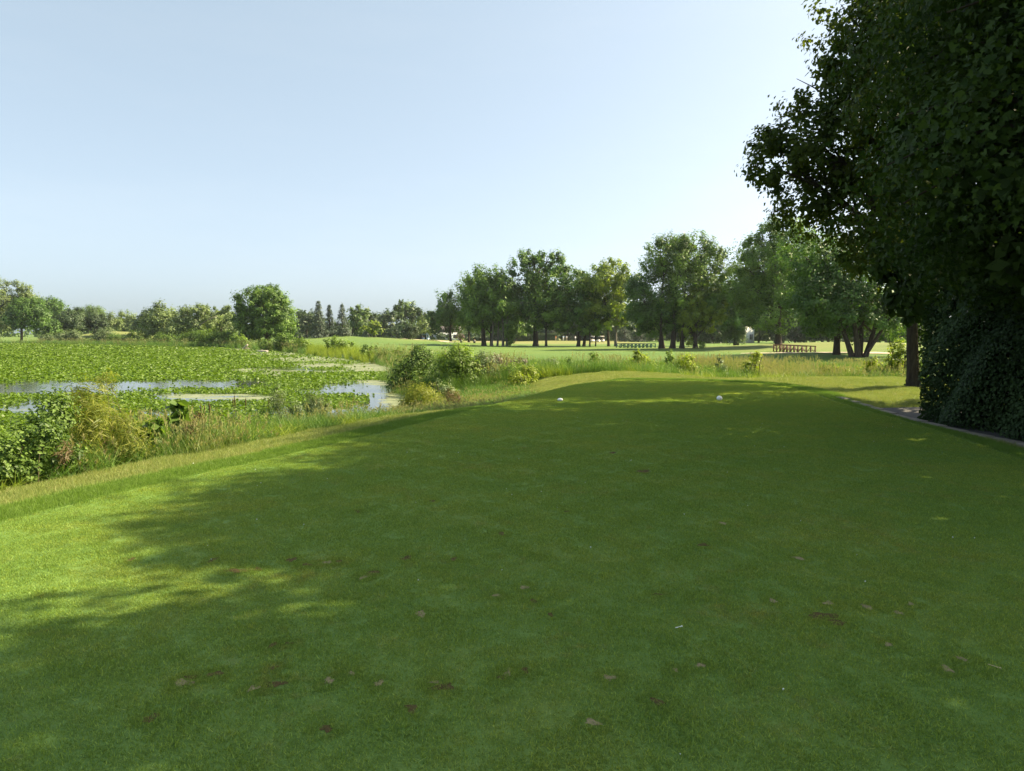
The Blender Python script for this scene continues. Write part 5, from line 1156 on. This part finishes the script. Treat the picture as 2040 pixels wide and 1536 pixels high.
# pale path by the far green and cart path on the right
def strip(name, pts, w, mat, up=.03):
    P = resample(pts, 1.2); mb = MB()
    for i, p in enumerate(P):
        t = P[min(i + 1, len(P) - 1)] - P[max(i - 1, 0)]; t /= np.linalg.norm(t) + 1e-9; nn = np.array((-t[1], t[0]))
        for k in (-1, -.33, .33, 1):
            q_ = p + nn * w * k / 2; mb.v.append((q_[0], q_[1], H(*q_) + up))
    for i in range(len(P) - 1):
        for k in range(3): mb.poly([i * 4 + k, i * 4 + k + 1, (i + 1) * 4 + k + 1, (i + 1) * 4 + k])
    return tag(mb.build(name, mat, smooth=True), kind='structure')
def g2(x, Y): return ((x - 1020) / F * Y, Y)
strip('path', [g2(790, 214), g2(835, 205), g2(862, 192), g2(880, 181), g2(900, 172), g2(908, 168)], 2.6, M['sandpath'], .06)
strip('path', [g2(860, 226), g2(905, 222), g2(955, 224), g2(985, 230)], 3.2, M['sandpath'], .06)
strip('path', [g2(1480, 70), g2(1560, 67.5), g2(1640, 66), g2(1720, 65), g2(1800, 64.5), g2(1900, 64.5)], 1.7, M['sandpath'], .05)

# ------------------------------------------------------------------ small things
def marker(label, px_, py_, zs):
    c = GP(px_, py_, 0.0); z = float(tee_z(c[0], c[1]))
    root = empty('tee_marker', (c[0], c[1], z)); tag(root, label, 'tee marker', 'tee markers')
    mb = MB(); mb.lathe([(r0 * .86, z0 * zs) for r0, z0 in ((0.02, .0), (.05, .006), (.072, .03), (.08, .06), (.076, .085), (.06, .112), (.035, .13), (0.0, .137))], n=20); mb.build('ball', M['white_paint'], root, smooth=True)
    mb = MB(); mb.tube([(0, 0, -.1), (0, 0, .01)], [.008, .012], 8); mb.build('spike', M['metal_dark'], root)
marker('white ball tee marker nearer the pond side of the tee', 1116, 799, .55)
marker('white ball tee marker standing further along towards the hedge side', 1433, 798, .86)
for lb, x_, y_, a, mt in (('broken white golf tee peg lying in the grass', 1352, 1249, .6, 'white_paint'), ('broken tan wooden tee peg lying in the grass', 1981, 1327, -.7, 'tee_wood'), ('white tee peg lying on the bank edge beside the collar', 385, 927, 1.9, 'white_paint')):
    c = GP(x_, y_, 0.012)
    if y_ == 927: c = GP(x_, y_, -.05); c[2] = H(c[0], c[1]) + .05
    o = MB(); o.tube([(-.028, 0, .0), (-.024, 0, .0), (.016, 0, .0), (.022, 0, 0), (.028, 0, 0)], [.0006, .002, .0024, .0035, .0052], 8)
    o = o.build('tee_peg', M[mt], smooth=True); o.location = c; o.rotation_euler = (0, .08, a); tag(o, lb, 'tee peg', 'lost tee pegs')

# driftwood
for lb, pts in (('pale bleached log slanting out of the water by the round tree', [(478, 700, 132), (486, 695, 131), (491, 689, 130), (494, 686, 130)]), ('low arched white driftwood on the pond surface', [(512, 702, 111), (522, 700, 110.5), (531, 701, 110), (540, 706, 109)])):
    P = [PX(*p) for p in pts]; c = P[0].copy(); root = empty('driftwood', c); tag(root, lb, 'driftwood', 'driftwood by the pond shore')
    mb = MB(); mb.tube([tuple(p - c) for p in P], [.26, .24, .2, .1], 8); lg = mb.build('log', M['wood_grey'], root, smooth=True)
    mb = MB(); mb.tube([tuple(P[1] - c), tuple(P[1] - c + np.array((.8, .1, .1))), tuple(P[1] - c + np.array((1.6, .2, -.35)))], [.12, .09, .04], 6); mb.build('branch', M['wood_grey'], root, smooth=True)

# footbridge railings
def bridge(name, label, A, B, h, n, mat, deck=2.0):
    A = np.array(A); B = np.array(B); L = np.linalg.norm((B - A)[:2]); ang = math.atan2(B[1] - A[1], B[0] - A[0]); sl_ = (B[2] - A[2])
    root = empty(name, A); tag(root, label, 'footbridge'); ux = np.array((math.cos(ang), math.sin(ang))); nx = np.array((-ux[1], ux[0]))
    for side in (0, 1):
        off = nx * deck * side
        def pt(t, z): return (ux[0] * L * t + off[0], ux[1] * L * t + off[1], sl_ * t + z)
        for k in range(n):
            mb = MB(); t = k / (n - 1); p = pt(t, h / 2 - .15); mb.box(p, (.07, .07, h / 2 + .15), ang); mb.build('post', mat, root)
        for z, hw in ((h, .06), (h * .12, .045)):
            mb = MB(); mb.tube([pt(-.01, z), pt(1.01, z)], [hw, hw], 4); mb.build('rail', mat, root)
        for k in range(n - 1):
            mb = MB(); a_, b_ = pt(k / (n - 1), h * .93), pt((k + 1) / (n - 1), h * .18)
            if k % 2: a_, b_ = pt(k / (n - 1), h * .18), pt((k + 1) / (n - 1), h * .93)
            mb.tube([a_, b_], [.035, .035], 4); mb.build('brace', mat, root)
        mb = MB(); mb.tube([pt(0, h * .55), pt(1, h * .55)], [.03, .03], 4); mb.build('rail', mat, root)
    for k in range(24):
        t = (k + .5) / 24; mb = MB(); c_ = (ux[0] * L * t + nx[0] * deck / 2, ux[1] * L * t + nx[1] * deck / 2, sl_ * t - .02); mb.box(c_, (L / 24 * .47, deck / 2 + .1, .03), ang); mb.build('plank', mat, root)
a = PX(1541, 702, 98); b_ = PX(1606, 709, 80)
bridge('footbridge', 'brown wooden footbridge with braced railings beyond the ditch', a, b_, 1.08, 10, M['rail_brown'], .95)
a = PX(1228, 695, 131); b_ = PX(1296, 695.5, 127)
bridge('footbridge', 'green railed footbridge below the dark spruces', a, b_, .95, 10, M['rail_green'])

# houses
def house(label, tx, Y, w, d, hwall, hroof, wall, roof, wins, rz=0.0):
    X = (tx - 1020) / F * Y; z = H(X, Y); root = empty('house', (X, Y, z), rz); tag(root, label, 'house')
    mb = MB(); mb.box((0, 0, hwall / 2 - .3), (w / 2, d / 2, hwall / 2 + .3)); mb.build('wall', wall, root)
    mb = MB(); e = .4
    v_ = [(-w / 2 - e, -d / 2 - e, hwall), (w / 2 + e, -d / 2 - e, hwall), (w / 2 + e, d / 2 + e, hwall), (-w / 2 - e, d / 2 + e, hwall), (-w / 2 - e, 0, hwall + hroof), (w / 2 + e, 0, hwall + hroof)]
    mb.add(v_, [(0, 1, 5, 4), (2, 3, 4, 5), (0, 4, 3), (1, 2, 5), (0, 3, 2, 1)]); rf = mb.build('roof', roof, root)
    mb = MB(); mb.box((w * .25, d * .1, hwall + hroof), (.35, .35, .8)); mb.build('chimney', M['roof_red'], rf)
    for (wx_, wz_, ww, wh) in wins:
        mb = MB(); mb.box((wx_, -d / 2 - .03, wz_), (ww / 2 + .09, .05, wh / 2 + .09)); wo = mb.build('window', M['wall_white'], root)
        mb = MB(); mb.box((wx_, -d / 2 - .085, wz_), (ww / 2, .012, wh / 2)); mb.build('pane', M['glass_dark'], wo)
        mb = MB(); mb.box((wx_, -d / 2 - .1, wz_), (.03, .012, wh / 2)); mb.build('muntin', M['wall_white'], wo)
house('white house with a dark window half hidden by the weeping willow', 1474, 205, 5.0, 7, 4.6, 2.4, M['wall_white'], M['roof_grey'], [(-1.1, 1.7, .9, 1.6), (1.6, 1.7, .9, 1.5), (-1.1, 3.8, .9, 1.0)], .1)
house('pale blue-grey house low behind the dark spiky tree', 884, 268, 12, 8, 3.0, 2.4, M['wall_pale'], M['roof_grey'], [(-4, 1.6, 1.3, 1.2), (-1.2, 1.6, 1.3, 1.2), (2.0, 1.6, 1.3, 1.2), (4.6, 1.6, 1.2, 1.2)])
house('red-roofed house with a white wall glimpsed between spruce and trunks', 1284, 275, 3.2, 5, 2.6, 1.4, M['wall_white'], M['roof_red'], [(0.6, 1.4, .7, .8)])

# golf carts
def cart(label, tx, Y, rz, body):
    X = (tx - 1020) / F * Y; z = H(X, Y); root = empty('golf_cart', (X, Y, z), rz); tag(root, label, 'golf cart', 'golf carts by the far trees')
    mb = MB()   # body profile in XZ, extruded across Y
    pr = [(-1.15, .32), (-1.18, .62), (-1.05, .80), (-.45, .82), (-.42, .40), (.35, .38), (.55, .72), (.80, .84), (1.10, .70), (1.20, .45), (1.18, .30)]
    for sy in (-.58, .58):
        for p in pr: mb.v.append((p[0], sy * (0.96 if p[1] > .7 else 1), p[1]))
    n = len(pr); mb.poly(list(range(n))); mb.poly(list(range(n, 2 * n))[::-1])
    for i in range(n): j = (i + 1) % n; mb.poly([i, n + i, n + j, j])
    mb.build('body', body, root)
    mb = MB(); mb.box((-.65, 0, .92), (.26, .52, .08)); mb.box((-.93, 0, 1.18), (.07, .52, .22), 0, 0, -.15); mb.build('seat', M['cart_seat'], root)
    mb = MB(); pv = [(-1.15, 1.86), (-1.1, 1.93), (0, 1.97), (.85, 1.93), (.9, 1.86)]
    for sy in (-.6, .6):
        for p in pv: mb.v.append((p[0], sy, p[1]))
    mb.poly([0, 1, 2, 3, 4]); mb.poly([9, 8, 7, 6, 5])
    for i in range(5): j = (i + 1) % 5; mb.poly([i, 5 + i, 5 + j, j])
    mb.build('roof', body, root)
    for sx_ in (-1, 1):
        for sy in (-1, 1):
            mb = MB(); mb.tube([(-1.0 if sx_ < 0 else .72, .52 * sy, .8), (-1.0 if sx_ < 0 else .6, .54 * sy, 1.88)], [.02, .02], 6); mb.build('roof_post', M['metal_dark'], root)
            wh = empty('wheel', (0, 0, 0)); bpy.data.objects.remove(wh)
            mb = MB(); mb.lathe([(.05, -.09), (.19, -.09), (.225, -.05), (.225, .05), (.19, .09), (.05, .09)], n=14); w_ = mb.build('wheel', M['rubber'], root); w_.rotation_euler = (math.pi / 2, 0, 0); w_.location = (-.78 if sx_ < 0 else .82, .5 * sy, .225)
            mb = MB(); mb.lathe([(0, -.1), (.12, -.095), (.12, .095), (0, .1)], n=10); mb.build('rim', M['white_paint'], w_)
    mb = MB(); mb.box((.66, 0, 1.38), (.012, .5, .4), 0, 0, -.1); mb.build('windshield', M['glass_dark'], root)
    mb = MB(); mb.tube([(.45, .25, .8), (.2, .25, 1.05)], [.02, .02], 6); mb.lathe([(.15, 1.03), (.17, 1.05), (.15, 1.07)], (.18, .25, 0), 12); mb.build('steering_wheel', M['metal_dark'], root)
    mb = MB(); mb.tube([(-1.35, .2, .55), (-1.28, .2, 1.25)], [.13, .15], 8); mb.tube([(-1.35, -.2, .55), (-1.28, -.2, 1.25)], [.13, .15], 8); mb.build('golf_bags', M['cl_navy'], root)
cart('cream golf cart seen end-on between two thin trunks', 1179, 226, R(-80), M['cart_cream'])
cart('cream golf cart parked side-on next to the end-on cart', 1196, 228, R(200), M['cart_cream'])
cart('blue golf cart parked on the far path by the pale house', 848, 224, R(20), M['cart_blue'])

# bins on the fairway edge
for lb, tx, Y in (('small dark bin beside the leafy bush tops on the far fairway', 919, 168), ('small dark square bin before the ivy-clad trunks', 945, 165)):
    X = (tx - 1020) / F * Y; root = empty('bin', (X, Y, H(X, Y))); tag(root, lb, 'bin', 'bins at the fairway edge')
    mb = MB(); mb.lathe([(.0, 0), (.22, 0), (.27, .7), (.0, .7)], n=12); mb.build('body', M['metal_dark'], root)
    mb = MB(); mb.lathe([(.0, .70), (.29, .70), (.29, .78), (.12, .9), (.0, .9)], n=12); mb.build('lid', M['rail_brown'], root)
    mb = MB(); mb.tube([(.3, 0, -.1), (.3, 0, .8)], [.03, .03], 6); mb.build('post', M['rail_brown'], root)

# golfers
def person(label, tx, Y, facing, shirt, legs, pose=0, seed=1):
    X = (tx - 1020) / F * Y; z = H(X, Y); root = empty('person', (X, Y, z), facing); tag(root, label, 'person', 'golfers by the clipped hedge')
    a = [(-.25, .05), (.1, .3), (.3, .15)][pose]
    J = {'pel': (0, 0, .95, .15), 'waist': (0, 0, 1.08, .14), 'chest': (0, .01, 1.30, .165), 'neck': (0, .0, 1.47, .065), 'head': (0, .03, 1.60, .10), 'crown': (0, .02, 1.72, .085)}
    ed = [('pel', 'waist'), ('waist', 'chest'), ('chest', 'neck'), ('neck', 'head'), ('head', 'crown')]
    for s, nm in ((-1, 'l'), (1, 'r')):
        J['hip' + nm] = (.10 * s, 0, .88, .095); J['knee' + nm] = (.12 * s, .04 * s, .48, .065); J['ank' + nm] = (.13 * s, -.02 * s, .08, .045); J['toe' + nm] = (.15 * s, .17 - .02 * s, .035, .038)
        J['sho' + nm] = (.20 * s, 0, 1.40, .07); J['elb' + nm] = (.27 * s, a[0 if s < 0 else 1] * .5, 1.13, .05); J['wri' + nm] = (.22 * s, a[0 if s < 0 else 1] + .12, .93 + .1 * (pose == 1), .035)
        J['hand' + nm] = (.21 * s, a[0 if s < 0 else 1] + .2, .88 + .1 * (pose == 1), .04)
        ed += [('pel', 'hip' + nm), ('hip' + nm, 'knee' + nm), ('knee' + nm, 'ank' + nm), ('ank' + nm, 'toe' + nm), ('chest', 'sho' + nm), ('sho' + nm, 'elb' + nm), ('elb' + nm, 'wri' + nm), ('wri' + nm, 'hand' + nm)]
    ks = list(J); me = bpy.data.meshes.new('body'); me.from_pydata([J[k][:3] for k in ks], [(ks.index(p), ks.index(q_)) for p, q_ in ed], []); me.update()
    o = link('body', me, None, root)
    md = o.modifiers.new('skin', 'SKIN'); sv = me.skin_vertices[0].data
    for i, k in enumerate(ks): sv[i].radius = (J[k][3],) * 2; sv[i].use_root = (k == 'pel')
    o.modifiers.new('sub', 'SUBSURF').levels = 1
    dg = bpy.context.evaluated_depsgraph_get(); dg.update(); m2 = bpy.data.meshes.new_from_object(o.evaluated_get(dg)); o.modifiers.clear(); o.data = m2
    m2.materials.clear()
    for mm in (M['skin'], shirt, legs, M['hair'], M['metal_dark']): m2.materials.append(mm)
    for p in m2.polygons:
        c_ = p.center; p.use_smooth = True
        if c_.z > 1.655: p.material_index = 3
        elif c_.z > 1.47: p.material_index = 0
        elif abs(c_.x) > .19 and c_.z < 1.18: p.material_index = 0
        elif c_.z > .98: p.material_index = 1
        elif c_.z > .09: p.material_index = 2
        else: p.material_index = 4
    return root
person('golfer in an orange and white top standing before the hedge', 1107, 238, R(120), M['cl_orange'], M['cl_tan'], 0)
person('golfer in a light blue top standing near the blue spruce', 1122, 238, R(200), M['cl_light_blue'], M['cl_cloth_white'], 1)
person('golfer in a white top leaning beside the one in light blue', 1128.5, 239, R(160), M['cl_cloth_white'], M['cl_tan'], 2)
person('golfer in pale clothes beside the forked dark trunk', 1146, 238, R(30), M['cl_cloth_white'], M['cl_grey'], 0)

# far-off wood closing the horizon
r_ = np.random.default_rng(77); P = []; O = []; tn = []
for k in range(420):
    Yk = r_.uniform(400, 520); X = r_.uniform(-1.0, 1.0) * Yk; hk = r_.uniform(6, 12.5); wk = r_.uniform(4, 8); z0 = H(X, Yk); m_ = 75
    d = r_.normal(0, 1, (m_, 3)); d[:, 1] -= .4; d /= np.linalg.norm(d, axis=1, keepdims=True)
    P.append(np.array((X, Yk, z0 + hk * .5)) + d * np.array((wk, wk * .7, hk * .5))); O.append(d); tn.append(np.clip(r_.uniform(.1, .9) + r_.normal(0, .12, m_), 0, 1))
P = np.concatenate(P); O = np.concatenate(O); tn = np.concatenate(tn)
v, l, s, t, c = leaves(P, O, r_.uniform(1.6, 3.0, len(P)), tn, r_, .8)
tag(link('treeline', mesh_np('treeline', v, l, s, t, tone=c), M['far_leaf']), 'far-off hazy wood closing the horizon', 'wood', kind='stuff')

# dark undergrowth closing the gaps under the fairway trees
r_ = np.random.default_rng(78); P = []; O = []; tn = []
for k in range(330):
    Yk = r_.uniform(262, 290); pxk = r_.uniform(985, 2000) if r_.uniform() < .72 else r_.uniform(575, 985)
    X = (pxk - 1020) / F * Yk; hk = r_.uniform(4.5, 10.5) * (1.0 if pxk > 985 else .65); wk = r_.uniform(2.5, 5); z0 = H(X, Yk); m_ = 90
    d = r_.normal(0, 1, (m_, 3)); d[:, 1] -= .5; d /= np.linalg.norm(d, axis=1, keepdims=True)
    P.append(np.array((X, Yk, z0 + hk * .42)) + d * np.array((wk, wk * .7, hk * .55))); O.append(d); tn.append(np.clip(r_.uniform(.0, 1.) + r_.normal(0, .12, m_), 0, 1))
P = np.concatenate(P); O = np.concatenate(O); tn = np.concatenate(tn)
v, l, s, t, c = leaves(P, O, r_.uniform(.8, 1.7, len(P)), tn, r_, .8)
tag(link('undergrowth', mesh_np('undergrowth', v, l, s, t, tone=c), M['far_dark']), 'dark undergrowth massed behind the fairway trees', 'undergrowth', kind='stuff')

# ------------------------------------------------------------------ haze
mb = MB(); mb.box((-40, 640, 14), (1500, 700, 20.5))
m, nt, out = new_mat('haze_air')
pv = nt.nodes.new('ShaderNodeVolumePrincipled'); pv.inputs['Color'].default_value = (0.86, 0.92, 1.0, 1); pv.inputs['Density'].default_value = 0.00010; pv.inputs['Anisotropy'].default_value = 0.35
nt.links.new(pv.outputs[0], out.inputs['Volume'])
HAZE = True
if HAZE:
    o = mb.build('haze', m); tag(o, 'thin pale summer haze over the pond and fairway', 'haze', kind='stuff')
